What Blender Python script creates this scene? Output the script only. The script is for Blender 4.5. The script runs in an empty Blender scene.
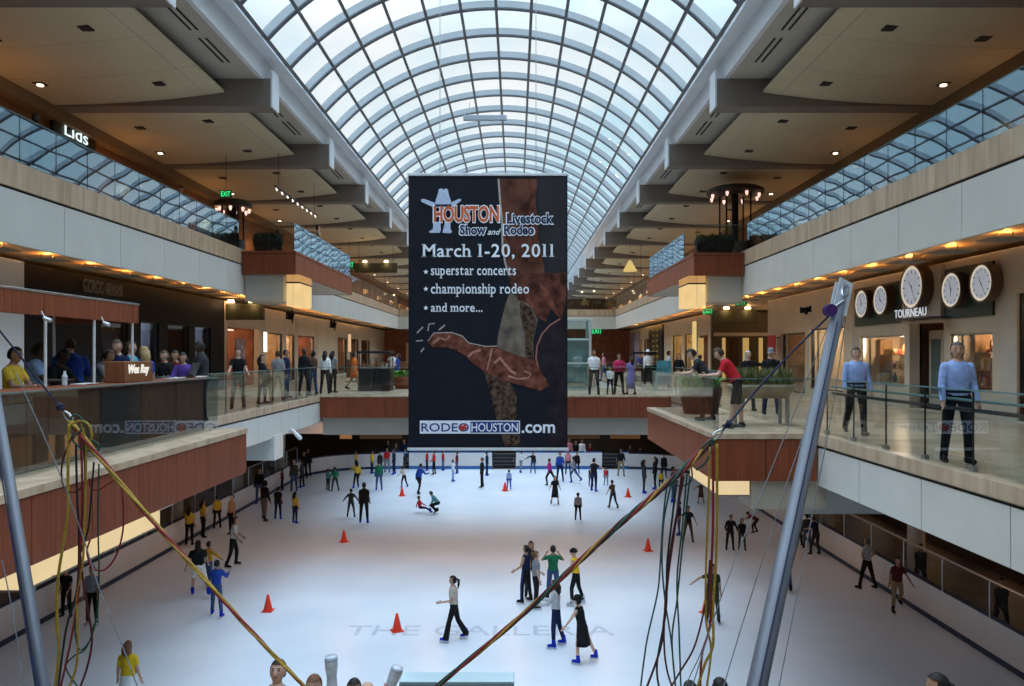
import bpy, math, random
import numpy as np
from mathutils import Vector, Matrix
SKYTOP = 5.6; EXPO = 0.0
random.seed(7)
F = 773.0; CX = 516.0; CY = 355.0; EYE = 8.0
C0 = -0.75                      # centre line of the hall
SC = bpy.context.scene
COL = SC.collection
PENDING = []                    # objects linked at the end

def X(px, d): return (px - CX) * d / F
def Z(py, d): return EYE - (py - CY) * d / F
def P(px, py, d): return Vector((X(px, d), d, Z(py, d)))

# ---------------------------------------------------------------- materials
MATS = {}
def nodes_of(m):
    m.use_nodes = True
    nt = m.node_tree
    return nt, nt.nodes['Principled BSDF']
def mat(name, rgb, rough=0.6, var=0.10, scale=6.0, stretch=(1, 1, 1), metal=0.0, spec=0.35, bump=0.0, rgb2=None):
    if name in MATS: return MATS[name]
    m = bpy.data.materials.new(name)
    nt, b = nodes_of(m)
    tc = nt.nodes.new('ShaderNodeTexCoord'); mp = nt.nodes.new('ShaderNodeMapping')
    mp.inputs['Scale'].default_value = stretch
    nz = nt.nodes.new('ShaderNodeTexNoise'); nz.inputs['Scale'].default_value = scale; nz.inputs['Detail'].default_value = 3
    rp = nt.nodes.new('ShaderNodeValToRGB')
    a = [max(0, c * (1 - var)) for c in rgb]; c2 = rgb2 or [min(1, c * (1 + var)) for c in rgb]
    rp.color_ramp.elements[0].position = 0.32; rp.color_ramp.elements[1].position = 0.68
    rp.color_ramp.elements[0].color = (*a, 1); rp.color_ramp.elements[1].color = (*c2, 1)
    L = nt.links.new
    L(tc.outputs['Object'], mp.inputs['Vector']); L(mp.outputs['Vector'], nz.inputs['Vector'])
    L(nz.outputs['Fac'], rp.inputs['Fac']); L(rp.outputs['Color'], b.inputs['Base Color'])
    b.inputs['Roughness'].default_value = rough; b.inputs['Metallic'].default_value = metal
    b.inputs['Specular IOR Level'].default_value = spec
    if bump:
        bp = nt.nodes.new('ShaderNodeBump'); bp.inputs['Strength'].default_value = bump; bp.inputs['Distance'].default_value = 0.02
        L(nz.outputs['Fac'], bp.inputs['Height']); L(bp.outputs['Normal'], b.inputs['Normal'])
    MATS[name] = m
    return m
def emit(name, rgb, s):
    if name in MATS: return MATS[name]
    m = bpy.data.materials.new(name); m.use_nodes = True
    nt = m.node_tree; nt.nodes.clear()
    o = nt.nodes.new('ShaderNodeOutputMaterial'); e = nt.nodes.new('ShaderNodeEmission')
    tc = nt.nodes.new('ShaderNodeTexCoord'); nz = nt.nodes.new('ShaderNodeTexNoise'); nz.inputs['Scale'].default_value = 1.5
    mr = nt.nodes.new('ShaderNodeMapRange'); mr.inputs['To Min'].default_value = s * 0.85; mr.inputs['To Max'].default_value = s * 1.15
    e.inputs['Color'].default_value = (*rgb, 1)
    L = nt.links.new
    L(tc.outputs['Object'], nz.inputs['Vector']); L(nz.outputs['Fac'], mr.inputs['Value']); L(mr.outputs['Result'], e.inputs['Strength'])
    L(e.outputs['Emission'], o.inputs['Surface'])
    MATS[name] = m
    return m
def glassmat(name, tint, f0=.045, wob=0.0, wscale=2.0, power=5.0, gcol=(1, 1, 1)):
    if name in MATS: return MATS[name]
    m = bpy.data.materials.new(name); m.use_nodes = True
    nt = m.node_tree; nt.nodes.clear(); L = nt.links.new
    o = nt.nodes.new('ShaderNodeOutputMaterial'); mx = nt.nodes.new('ShaderNodeMixShader')
    t = nt.nodes.new('ShaderNodeBsdfTransparent'); g = nt.nodes.new('ShaderNodeBsdfGlossy'); lw = nt.nodes.new('ShaderNodeLayerWeight'); lw.inputs['Blend'].default_value = .5
    pw = nt.nodes.new('ShaderNodeMath'); pw.operation = 'POWER'; pw.inputs[1].default_value = power
    ma = nt.nodes.new('ShaderNodeMath'); ma.operation = 'MULTIPLY_ADD'; ma.inputs[1].default_value = 1 - f0; ma.inputs[2].default_value = f0
    L(lw.outputs['Facing'], pw.inputs[0]); L(pw.outputs[0], ma.inputs[0])
    t.inputs['Color'].default_value = (*tint, 1); g.inputs['Roughness'].default_value = 0.0; g.inputs['Color'].default_value = (*gcol, 1)
    if wob:
        tc = nt.nodes.new('ShaderNodeTexCoord'); nz = nt.nodes.new('ShaderNodeTexNoise'); nz.inputs['Scale'].default_value = wscale
        nz.inputs['Detail'].default_value = 0
        bp = nt.nodes.new('ShaderNodeBump'); bp.inputs['Strength'].default_value = wob; bp.inputs['Distance'].default_value = 0.1
        L(tc.outputs['Object'], nz.inputs['Vector']); L(nz.outputs['Fac'], bp.inputs['Height']); L(bp.outputs['Normal'], g.inputs['Normal'])
    L(ma.outputs[0], mx.inputs['Fac']); L(t.outputs['BSDF'], mx.inputs[1]); L(g.outputs['BSDF'], mx.inputs[2]); L(mx.outputs['Shader'], o.inputs['Surface'])
    MATS[name] = m
    return m
def woodmat(name, rgb, period=0.0):
    if name in MATS: return MATS[name]
    m = bpy.data.materials.new(name); nt, b = nodes_of(m); L = nt.links.new
    tc = nt.nodes.new('ShaderNodeTexCoord'); mp = nt.nodes.new('ShaderNodeMapping'); mp.inputs['Scale'].default_value = (9, 9, 0.35)
    nz = nt.nodes.new('ShaderNodeTexNoise'); nz.inputs['Scale'].default_value = 2.2; nz.inputs['Detail'].default_value = 5
    rp = nt.nodes.new('ShaderNodeValToRGB')
    rp.color_ramp.elements[0].position = 0.3; rp.color_ramp.elements[1].position = 0.7
    rp.color_ramp.elements[0].color = (*[c * 0.72 for c in rgb], 1); rp.color_ramp.elements[1].color = (*[c * 1.25 for c in rgb], 1)
    L(tc.outputs['Object'], mp.inputs['Vector']); L(mp.outputs['Vector'], nz.inputs['Vector']); L(nz.outputs['Fac'], rp.inputs['Fac'])
    L(rp.outputs['Color'], b.inputs['Base Color']); b.inputs['Roughness'].default_value = 0.5; b.inputs['Specular IOR Level'].default_value = 0.2
    MATS[name] = m
    return m

# ---------------------------------------------------------------- mesh builder
class MB:
    def __init__(s): s.v = []; s.f = []; s.mi = []
    def add(s, vs, fs, mi=0):
        o = len(s.v); s.v += [tuple(v) for v in vs]; s.f += [tuple(i + o for i in f) for f in fs]; s.mi += [mi] * len(fs)
        return s
    def box(s, x0, x1, y0, y1, z0, z1, mi=0):
        vs = [(x0, y0, z0), (x1, y0, z0), (x1, y1, z0), (x0, y1, z0), (x0, y0, z1), (x1, y0, z1), (x1, y1, z1), (x0, y1, z1)]
        return s.add(vs, [(0, 3, 2, 1), (4, 5, 6, 7), (0, 1, 5, 4), (1, 2, 6, 5), (2, 3, 7, 6), (3, 0, 4, 7)], mi)
    def bbox(s, x0, x1, y0, y1, z0, z1, b=0.01, mi=0):      # box with chamfered edges
        def ring(z, i): return [(x0 + i, y0 + i, z), (x1 - i, y0 + i, z), (x1 - i, y1 - i, z), (x0 + i, y1 - i, z)]
        vs = ring(z0, b) + ring(z0 + b, 0) + ring(z1 - b, 0) + ring(z1, b); fs = [(3, 2, 1, 0), (12, 13, 14, 15)]
        for k in range(3):
            for j in range(4): fs.append((k * 4 + j, k * 4 + (j + 1) % 4, k * 4 + 4 + (j + 1) % 4, k * 4 + 4 + j))
        return s.add(vs, fs, mi)
    def tube(s, pts, r, n=8, mi=0, cap=True):
        pts = [Vector(p) for p in pts]; N = len(pts)
        rs = r if isinstance(r, (list, tuple)) else [r] * N
        up = None; vs = []; fs = []
        for i, p in enumerate(pts):
            t = (pts[min(i + 1, N - 1)] - pts[max(i - 1, 0)])
            t = t.normalized() if t.length > 1e-9 else Vector((0, 0, 1))
            if up is None:
                a = Vector((0, 0, 1)) if abs(t.z) < 0.9 else Vector((1, 0, 0))
                up = (a - t * a.dot(t)).normalized()
            else:
                up = up - t * up.dot(t); up = up.normalized() if up.length > 1e-6 else Vector((1, 0, 0))
            w = t.cross(up)
            for k in range(n):
                an = 2 * math.pi * k / n
                vs.append(p + (up * math.cos(an) + w * math.sin(an)) * rs[i])
        for i in range(N - 1):
            for k in range(n): fs.append((i * n + k, i * n + (k + 1) % n, (i + 1) * n + (k + 1) % n, (i + 1) * n + k))
        if cap: fs.append(tuple(range(n - 1, -1, -1))); fs.append(tuple((N - 1) * n + k for k in range(n)))
        return s.add(vs, fs, mi)
    def capsule(s, a, b, ra, rb, n=8, mi=0):
        a = Vector(a); b = Vector(b); t = b - a
        t = t.normalized() if t.length > 1e-6 else Vector((0, 0, 1))
        pts = [a - t * ra * .92, a - t * ra * .6, a, b, b + t * rb * .6, b + t * rb * .92]
        return s.tube(pts, [ra * .3, ra * .8, ra, rb, rb * .8, rb * .3], n, mi)
    def lathe(s, prof, o=(0, 0, 0), n=16, mi=0, axis='z', sx=1, sy=1):
        vs = []; fs = []; o = Vector(o)
        for r, h in prof:
            for k in range(n):
                an = 2 * math.pi * k / n; u = r * math.cos(an) * sx; w = r * math.sin(an) * sy
                vs.append(o + (Vector((u, w, h)) if axis == 'z' else Vector((h, u, w)) if axis == 'x' else Vector((u, h, w))))
        for i in range(len(prof) - 1):
            for k in range(n): fs.append((i * n + k, i * n + (k + 1) % n, (i + 1) * n + (k + 1) % n, (i + 1) * n + k))
        fs.append(tuple(range(n - 1, -1, -1))); fs.append(tuple((len(prof) - 1) * n + k for k in range(n)))
        return s.add(vs, fs, mi)
    def ell(s, c, rx, ry, rz, n=10, m=7, mi=0, rot=None):
        c = Vector(c); vs = []; fs = []
        for i in range(1, m):
            th = math.pi * i / m
            for k in range(n):
                an = 2 * math.pi * k / n
                v = Vector((rx * math.sin(th) * math.cos(an), ry * math.sin(th) * math.sin(an), rz * math.cos(th)))
                vs.append(c + (rot @ v if rot else v))
        t = Vector((0, 0, rz)); vs.append(c + (rot @ t if rot else t)); vs.append(c - (rot @ t if rot else t)); T = len(vs) - 2
        for i in range(m - 2):
            for k in range(n): fs.append((i * n + k, (i + 1) * n + k, (i + 1) * n + (k + 1) % n, i * n + (k + 1) % n))
        for k in range(n): fs.append((T, k, (k + 1) % n)); fs.append((T + 1, (m - 2) * n + (k + 1) % n, (m - 2) * n + k))
        return s.add(vs, fs, mi)
    def prism(s, pts, y0, y1, mi=0):            # polygon in x,z extruded in y
        n = len(pts); vs = [(x, y0, z) for x, z in pts] + [(x, y1, z) for x, z in pts]
        fs = [tuple(range(n)), tuple(range(2 * n - 1, n - 1, -1))] + [(i, i + n, (i + 1) % n + n, (i + 1) % n) for i in range(n)]
        return s.add(vs, fs, mi)
    def mesh(s, name, mats, smooth=False):
        me = bpy.data.meshes.new(name); me.from_pydata(s.v, [], s.f)
        for m in (mats if isinstance(mats, (list, tuple)) else [mats]): me.materials.append(m)
        me.polygons.foreach_set('material_index', s.mi)
        if smooth: me.polygons.foreach_set('use_smooth', [True] * len(s.f))
        me.update()
        return me
    def build(s, name, mats, parent=None, smooth=False, loc=None):
        return mkobj(name, s.mesh(name, mats, smooth), parent, loc)
def mkobj(name, me, parent=None, loc=None):
    o = bpy.data.objects.new(name, me); PENDING.append(o)
    if parent is not None: o.parent = parent
    if loc is not None: o.location = loc
    return o
def tag(o, label, cat, group=None, kind=None):
    if label: o['label'] = label
    if cat: o['category'] = cat
    if group: o['group'] = group
    if kind: o['kind'] = kind
    return o
def thing(name, label, cat, loc=(0, 0, 0), rz=0.0, group=None):
    o = mkobj(name, None, None, loc); o.rotation_euler = (0, 0, rz)
    return tag(o, label, cat, group)
def struct(o):
    o['kind'] = 'structure'
    return o
def copy_thing(o, loc, rz=None, label=None):
    kids = [k for k in PENDING if k.parent is o]
    c = o.copy(); PENDING.append(c); c.location = loc
    if rz is not None: c.rotation_euler = (0, 0, rz)
    if label: c['label'] = label
    for k in kids:
        e = k.copy(); PENDING.append(e); e.parent = c
        for g in [q for q in PENDING if q.parent is k]:
            h = g.copy(); PENDING.append(h); h.parent = e
    return c
def text_mesh(txt, size=1.0, ext=0.01, offset=0.0, xs=1.0, space=1.0, shear=0.0):
    cu = bpy.data.curves.new('lettering', 'FONT'); cu.body = txt; cu.size = size; cu.extrude = ext; cu.offset = offset
    cu.resolution_u = 3; cu.space_character = space; cu.shear = shear; cu.align_x = 'LEFT'
    ob = bpy.data.objects.new('lettering', cu); COL.objects.link(ob)
    dg = bpy.context.evaluated_depsgraph_get()
    me = bpy.data.meshes.new_from_object(ob.evaluated_get(dg))
    bpy.data.objects.remove(ob); bpy.data.curves.remove(cu)
    n = len(me.vertices); co = np.empty(n * 3); me.vertices.foreach_get('co', co); co = co.reshape(-1, 3)
    co[:, 0] *= xs; co[:, 0] -= (co[:, 0].min() + co[:, 0].max()) / 2; co[:, 1] -= (co[:, 1].min() + co[:, 1].max()) / 2
    me.vertices.foreach_set('co', co.ravel()); me.update()
    return me, co[:, 0].max() * 2, co[:, 1].max() * 2
def lettering(name, txt, m, center, width=None, height=None, facing='y', parent=None, ext=0.01, bold=0.0, shear=0.0):
    """flat raised lettering; facing 'y' reads from -y, '+x' / '-x' reads from that side, 'z' reads from above"""
    me, w, h = text_mesh(txt, 1.0, 0.02, bold, shear=shear)
    sx = (width / w) if width else None; sy = (height / h) if height else None
    sx = sx or sy; sy = sy or sx
    n = len(me.vertices); co = np.empty(n * 3); me.vertices.foreach_get('co', co); co = co.reshape(-1, 3)
    a, b, c = co[:, 0] * sx, co[:, 1] * sy, co[:, 2] / 0.02 * ext
    if facing == 'y': q = np.stack([a, -c, b], 1)
    elif facing == '+x': q = np.stack([c, a, b], 1)
    elif facing == '-x': q = np.stack([-c, -a, b], 1)
    else: q = np.stack([a, b, c], 1)
    me.vertices.foreach_set('co', q.ravel()); me.update(); me.materials.clear(); me.materials.append(m); me.name = name
    return mkobj(name, me, parent, center)
def smooth_path(pts, n=6):
    pts = [Vector(p) for p in pts]; out = []
    for i in range(len(pts) - 1):
        p0 = pts[max(i - 1, 0)]; p1 = pts[i]; p2 = pts[i + 1]; p3 = pts[min(i + 2, len(pts) - 1)]
        for k in range(n):
            t = k / n
            out.append(0.5 * ((2 * p1) + (p2 - p0) * t + (2 * p0 - 5 * p1 + 4 * p2 - p3) * t * t + (3 * p1 - p0 - 3 * p2 + p3) * t ** 3))
    out.append(pts[-1])
    return out

SERIFS = {'M': [(.1, 'b', 0), (.9, 'b', 0), (.1, 'c', -1), (.9, 'c', 1)], 'a': [(.88, 'b', 1)], 'r': [(.22, 'b', 0), (.2, 'x', -1)], 'h': [(.13, 'b', 0), (.87, 'b', 0), (.13, 'c', -1)], '1': [(.5, 'b', 0), (.5, 'c', -1)],
 'u': [(.13, 'x', -1), (.87, 'x', -1), (.87, 'b', 1)], 'p': [(.13, 'x', -1), (.13, 'd', 0)], 't': [(.55, 'b', 1)], 'n': [(.13, 'b', 0), (.87, 'b', 0), (.13, 'x', -1)], 'm': [(.08, 'b', 0), (.5, 'b', 0), (.92, 'b', 0), (.08, 'x', -1)], 'i': [(.5, 'b', 0), (.5, 'x', -1)], 'd': [(.87, 'c', -1), (.87, 'b', 1)]}
def serif_lettering(name, txt, m, center, width, height, parent=None, ext=.002, bold=.02):
    """raised roman lettering: each glyph gets its foot and head serifs; reads from -y"""
    def raw(ch):
        cu = bpy.data.curves.new('g', 'FONT'); cu.body = ch; cu.size = 1; cu.extrude = .02; cu.offset = bold; cu.resolution_u = 3
        ob = bpy.data.objects.new('g', cu); COL.objects.link(ob); dg = bpy.context.evaluated_depsgraph_get(); me = bpy.data.meshes.new_from_object(ob.evaluated_get(dg)); bpy.data.objects.remove(ob); bpy.data.curves.remove(cu)
        vs = [tuple(v.co) for v in me.vertices]; fs = [tuple(p.vertices) for p in me.polygons]; bpy.data.meshes.remove(me); return vs, fs
    xh = max(v[1] for v in raw('x')[0]); pen = 0.0; e = MB(); cache = {}
    for ch in txt:
        if ch == ' ': pen += .26; continue
        if ch not in cache: cache[ch] = raw(ch)
        vs, fs = cache[ch]; x0 = min(v[0] for v in vs); x1 = max(v[0] for v in vs); y0 = min(v[1] for v in vs); y1 = max(v[1] for v in vs); w = (x1 - x0) * .92
        o1 = .075 if ch == '1' else 0.0
        e.add([(pen + o1 + (v[0] - x0) * .92, v[1], v[2]) for v in vs], fs)
        for fx, lv, sd in SERIFS.get(ch, ()):
            yy = {'b': 0.0, 'c': y1, 'x': xh, 'd': y0}[lv]; cx = pen + o1 + fx * w; a, b = cx - (.115 if sd <= 0 else .02), cx + (.115 if sd >= 0 else .02); h = .052
            ya, yb = (yy, yy + h) if lv in 'bd' else (yy - h, yy)
            e.box(a, b, ya, yb, -.02, .02)
        pen += w + 2 * o1 + (.04 if ch == 'r' else .10 if ch in SERIFS else .085)
    xs = [v[0] for v in e.v]; ys = [v[1] for v in e.v]; mx, Mx, my, My = min(xs), max(xs), min(ys), max(ys); sx = width / (Mx - mx); sy = height / (My - my)
    e.v = [((v[0] - (mx + Mx) / 2) * sx, -v[2] / .02 * ext, (v[1] - (my + My) / 2) * sy) for v in e.v]
    return e.build(name, m, parent, loc=center)
# ---------------------------------------------------------------- people
COLOURS = dict(black=(.012, .012, .014), charcoal=(.035, .036, .04), grey=(.22, .23, .25), lightgrey=(.45, .46, .48), white=(.75, .76, .78),
    navy=(.012, .018, .06), blue=(.02, .06, .32), denim=(.045, .085, .19), paleblue=(.25, .38, .62), shirtblue=(.27, .37, .66), teal=(.10, .32, .36), green=(.015, .15, .07), darkgreen=(.02, .05, .03),
    yellow=(.75, .50, .02), mustard=(.55, .30, .03), gold=(.62, .42, .05), orange=(.75, .18, .03), peach=(.70, .36, .22), red=(.50, .02, .03), darkred=(.13, .015, .02),
    magenta=(.42, .015, .20), pink=(.55, .20, .25), purple=(.10, .05, .28), lavender=(.22, .20, .48), brown=(.08, .045, .03), khaki=(.30, .21, .12), tan=(.35, .26, .19), beige=(.50, .42, .36), olive=(.06, .06, .035), skateblue=(.01, .03, .42), crimson=(.45, .03, .10), taupe=(.16, .13, .11), wine=(.10, .02, .03))
SKINS = dict(l=(.55, .33, .24), m=(.36, .20, .13), d=(.07, .04, .028), t=(.46, .26, .17))
HAIRS = dict(black=(.010, .009, .008), brown=(.05, .028, .016), auburn=(.16, .065, .03), blond=(.38, .25, .11), grey=(.085, .08, .078), white=(.55, .54, .52))
def cloth(c): return mat('cloth_' + c, COLOURS[c], .85, .14, 9, spec=.15)
def skin(k): return mat('skin_' + k, SKINS[k], .55, .05, 8, spec=.3)
def hairm(k): return mat('hair_' + k, HAIRS[k], .6, .25, 30, stretch=(1, 1, .2), spec=.3)
R = math.radians
# legs: (flex, abduct, knee) left / right;  arms: (flex, abduct, elbow, forearm inward) left / right
POSES = {
 'stand': dict(l=(3, 5, 3), r=(-2, 5, 3), al=(4, 9, 12, 0), ar=(2, 9, 14, 0)),
 'stand2': dict(l=(8, 7, 10), r=(-4, 6, 2), al=(14, 14, 40, 10), ar=(-6, 12, 18, 0)),
 'walk': dict(l=(17, 3, 6), r=(-13, 3, 18), al=(-18, 9, 15, 0), ar=(20, 9, 25, 0), lean=3),
 'walk2': dict(l=(-13, 3, 20), r=(17, 3, 6), al=(20, 9, 25, 0), ar=(-18, 9, 15, 0), lean=3),
 'glide': dict(l=(14, 8, 18), r=(-6, 10, 12), al=(10, 22, 35, 0), ar=(12, 24, 35, 0), lean=8),
 'stride': dict(l=(28, 4, 38), r=(-24, 16, 12), al=(-22, 14, 30, 0), ar=(35, 14, 60, 0), lean=20),
 'stride2': dict(l=(-24, 16, 12), r=(28, 4, 38), al=(35, 14, 60, 0), ar=(-22, 14, 30, 0), lean=20),
 'armsout': dict(l=(6, 10, 10), r=(4, 10, 14), al=(8, 62, 12, 0), ar=(8, 66, 12, 0), lean=4),
 'reach': dict(l=(6, 6, 8), r=(-8, 6, 8), al=(62, 10, 10, 8), ar=(50, 10, 25, 8), lean=8),
 'reachl': dict(l=(6, 6, 8), r=(-4, 6, 6), al=(25, 70, 10, 0), ar=(4, 10, 15, 0)),
 'reachr': dict(l=(6, 6, 8), r=(-4, 6, 6), al=(4, 10, 15, 0), ar=(25, 70, 10, 0)),
 'akimbo': dict(l=(5, 9, 6), r=(-3, 9, 4), al=(-16, 40, 40, 78), ar=(-16, 40, 40, 78)),
 'hunch': dict(l=(16, 9, 18), r=(12, 9, 18), al=(30, 22, 45, 25), ar=(30, 22, 45, 25), lean=32, head=15),
 'crouch': dict(l=(82, 16, 118), r=(60, 12, 118), al=(50, 12, 30, 10), ar=(40, 14, 30, 10), lean=40, head=10),
 'bend': dict(l=(38, 8, 46), r=(30, 10, 50), al=(52, 10, 12, 5), ar=(60, 8, 12, 5), lean=66, head=20),
 'sit': dict(l=(78, 12, 12), r=(84, 10, 35), al=(-22, 24, 12, 0), ar=(70, 30, 10, 0), lean=-8, sit=1),
 'photo': dict(l=(4, 6, 4), r=(-3, 6, 5), al=(48, 42, 95, 62), ar=(48, 42, 95, 62), lean=-3),
 'railrest': dict(l=(12, 5, 6), r=(-4, 6, 4), al=(30, 12, 58, 20), ar=(34, 10, 52, 20), lean=32, head=22),
 'desk': dict(l=(5, 6, 6), r=(-3, 6, 5), al=(28, 12, 55, 15), ar=(30, 12, 60, 15), lean=10, head=10),
 'headtouch': dict(l=(4, 5, 4), r=(-3, 5, 4), al=(55, 70, 130, 10), ar=(5, 10, 30, 5)),
 'fold': dict(l=(4, 6, 3), r=(-3, 6, 3), al=(18, 14, 92, 62), ar=(18, 14, 92, 62)),
 'raise': dict(l=(4, 5, 3), r=(-3, 5, 3), al=(8, 10, 20, 0), ar=(150, 14, 20, 0)),
 'manwalk': dict(l=(12, 1, 6), r=(-12, 1, 22), al=(-6, 13, 24, 2), ar=(6, 11, 24, 2), lean=1),
}
def ldir(f, ab, s):
    f = R(f); ab = R(ab)
    return Vector((s * math.sin(ab), math.sin(f) * math.cos(ab), -math.cos(f) * math.cos(ab))).normalized()
TMP = bpy.data.objects.new('tmp', bpy.data.meshes.new('tmp')); COL.objects.link(TMP)
RM = TMP.modifiers.new('r', 'REMESH'); RM.mode = 'VOXEL'
SM = TMP.modifiers.new('s', 'SMOOTH'); SM.factor = .5; SM.iterations = 3
def remesh(mb, vox, it=3):
    me = bpy.data.meshes.new('t'); me.from_pydata(mb.v, [], mb.f); me.update()
    old = TMP.data; TMP.data = me; bpy.data.meshes.remove(old)
    RM.voxel_size = vox; SM.iterations = it
    dg = bpy.context.evaluated_depsgraph_get(); dg.update()
    e = TMP.evaluated_get(dg); m = e.to_mesh()
    n = len(m.vertices); co = np.empty(n * 3); m.vertices.foreach_get('co', co); no = np.empty(n * 3); m.vertices.foreach_get('normal', no)
    fs = [tuple(p.vertices) for p in m.polygons]
    e.to_mesh_clear()
    return co.reshape(-1, 3), no.reshape(-1, 3), fs
def sub_mesh(name, co, fs, m):
    used = sorted({i for f in fs for i in f}); ix = {u: k for k, u in enumerate(used)}
    me = bpy.data.meshes.new(name); me.from_pydata([tuple(co[u]) for u in used], [], [tuple(ix[i] for i in f) for f in fs])
    me.materials.append(m); me.polygons.foreach_set('use_smooth', [True] * len(fs)); me.update()
    return me
def person(label, x, y, z0, H, face='C', pose='stand', top='black', bottom='denim', sk='m', hair='black', hstyle='short', sleeve='short', legs='long',
           shoe='skateblue', skates=True, det=0, build=1.0, cat='person', group=None, hat='black', **kw):
    ps = dict(lean=0, head=0, sit=0, side=0, yaw=0); ps.update(POSES[pose]); ps.update(kw)
    s = H / 1.75; hs = 1.07 if H > 1.45 else 1.07 + (1.45 - H) * .55
    b = build * (1.0 if H > 1.4 else 1.06)
    prims = []; mb = MB(); bl = .055 if skates else 0.0
    def cap(a, c, ra, rb, tg, n=8):
        prims.append((Vector(a), Vector(c), ra, rb, tg)); mb.capsule(a, c, ra, rb, n)
    # spine frame
    ln = R(ps['lean']); sd = R(ps['side'])
    up = Vector((math.sin(sd), math.sin(ln), math.cos(ln) * math.cos(sd))).normalized(); rt = Vector((1, 0, 0)); rt = (rt - up * rt.dot(up)).normalized(); fw = up.cross(rt)
    pel = Vector((0, 0, 0)); 
    def S(h): return pel + up * (h * s)
    prof = [(-.09, .10, .085), (-.04, .150, .105), (.04, .158, .112), (.14, .138, .104), (.25, .150, .112), (.37, .162, .112), (.44, .148, .095), (.49, .096, .070), (.535, .058, .056)]
    n = 14; vs = []; fs = []
    for h, rx, ry in prof:
        for k in range(n):
            an = 2 * math.pi * k / n
            vs.append(S(h) + rt * (rx * s * b * math.cos(an)) + fw * (ry * s * b * math.sin(an)))
    for i in range(len(prof) - 1):
        for k in range(n): fs.append((i * n + k, i * n + (k + 1) % n, (i + 1) * n + (k + 1) % n, (i + 1) * n + k))
    fs.append(tuple(range(n - 1, -1, -1))); fs.append(tuple((len(prof) - 1) * n + k for k in range(n))); mb.add(vs, fs)
    prims.append((S(.06), S(.46), .12 * s * b, .13 * s * b, 'top')); prims.append((S(-.06), S(.0), .12 * s * b, .12 * s * b, 'bottom'))
    for q in (-1, 1):
        prims.append((S(.10) + rt * .05 * q * s, S(.44) + rt * .08 * q * s, .10 * s * b, .10 * s * b, 'top'))
    # legs
    thick = (1.12 if legs in ('long', 'flare') else 1.0) * (0.5 + 0.5 * b)
    for key, q, nm in (('l', -1, 'L'), ('r', 1, 'R')):
        fl, ab, kn = ps[key]
        hip = pel + rt * (.088 * q * s * b) - up * (.02 * s)
        d1 = ldir(fl, ab, q); d2 = ldir(fl - kn, ab * .8, q)
        knee = hip + d1 * .43 * s; ank = knee + d2 * .415 * s
        t1 = 'bottom' if legs in ('long', 'shorts', 'flare') else 'skin'; t2 = 'bottom' if legs in ('long', 'flare') else 'skin'
        cap(hip, knee, .082 * s * thick, .056 * s * thick, t1); 
        if legs == 'flare': cap(knee, ank, .058 * s * thick, .082 * s, t2)
        else: cap(knee, ank, .056 * s * thick, .042 * s * thick, t2)
        pit = R((fl - kn) * .55); out = R(8 * q)
        fd = Vector((math.sin(out), math.cos(pit), math.sin(pit))).normalized()
        heel = ank + Vector((0, 0, -.045 * s)) - fd * .035 * s
        toe = heel + fd * .175 * s
        cap(heel, toe, .042 * s, .034 * s, 'foot' + nm); cap(ank + Vector((0, 0, .085 * s)) if skates else ank, heel + fd * .02 * s, .05 * s, .045 * s, 'foot' + nm)
        ps['toe' + nm] = (heel, toe)
    hands = []
    for key, q in (('al', -1), ('ar', 1)):
        fl, ab, el, inn = ps[key]
        sh = S(.425) + rt * (.150 * q * s * b)
        M = Matrix((rt, fw, up)).transposed() if abs(ps['lean']) > 18 else Matrix.Identity(3)
        lf = ps['lean'] * .6 if abs(ps['lean']) > 18 else 0
        d1 = ldir(fl - 0, ab, q); d2 = ldir(fl + el, ab * .7 - inn, q)
        elb = sh + d1 * .275 * s; wr = elb + d2 * .235 * s
        ta = 'top' if sleeve != 'none' else 'skin'; tb = 'top' if sleeve == 'long' else 'skin'
        tk = 1.12 if sleeve == 'long' else 1.0
        cap(sh, sh + d1 * .15 * s, .054 * s * tk, .050 * s * tk, ta); cap(sh + d1 * .15 * s, elb, .046 * s * tk, .039 * s * tk, 'top' if sleeve == 'long' else 'skin'); cap(elb, wr, .041 * s * tk, .028 * s * (1.15 if sleeve == 'long' else 1), tb)
        pal = wr + d2 * .085 * s
        cap(wr + d2 * .02 * s, pal, .030 * s, .034 * s, 'hand')
        hands.append((wr, pal, d2, q))
    # neck and head
    hp = R(ps['head']); hy = R(ps['yaw']); nk = S(.50); lean2 = ln * .45 - hp * -1 * 1.0
    la = ln * .35 + hp
    hu = Vector((math.sin(sd) * .5, math.sin(la), math.cos(la))).normalized(); hr = Matrix.Rotation(hy, 3, 'Z') @ Vector((1, 0, 0)); hr = (hr - hu * hr.dot(hu)).normalized(); hf = hu.cross(hr)
    hc = nk + hu * .155 * s
    cap(nk - hu * .03 * s, nk + hu * .08 * s, .053 * s, .050 * s, 'neck')
    HM = Matrix((hr, hf, hu)).transposed()
    mb.ell(hc + hu * .015 * s, .076 * s * hs, .094 * s * hs, .104 * s * hs, 12, 9, rot=HM); mb.ell(hc + hf * .022 * s - hu * .048 * s * hs, .056 * s * hs, .066 * s * hs, .062 * s * hs, 10, 7, rot=HM)
    prims.append((hc + hu * .03 * s, hc - hu * .05 * s, .09 * s, .07 * s, 'head'))
    if det >= 1:
        mb.capsule(hc + hf * .088 * s + hu * .02 * s, hc + hf * .104 * s - hu * .018 * s, .010 * s, .017 * s, 6)
        for q in (-1, 1): mb.ell(hc + hr * .078 * s * q - hu * .004 * s, .012 * s, .022 * s, .032 * s, 8, 6, rot=HM)
    vox = (.030 if det == 0 else .019 if det == 1 else .0125) * max(.7, s)
    co, no, fcs = remesh(mb, vox, 3 if det else 2)
    # regions
    D = np.empty((len(prims), len(co)))
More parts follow.
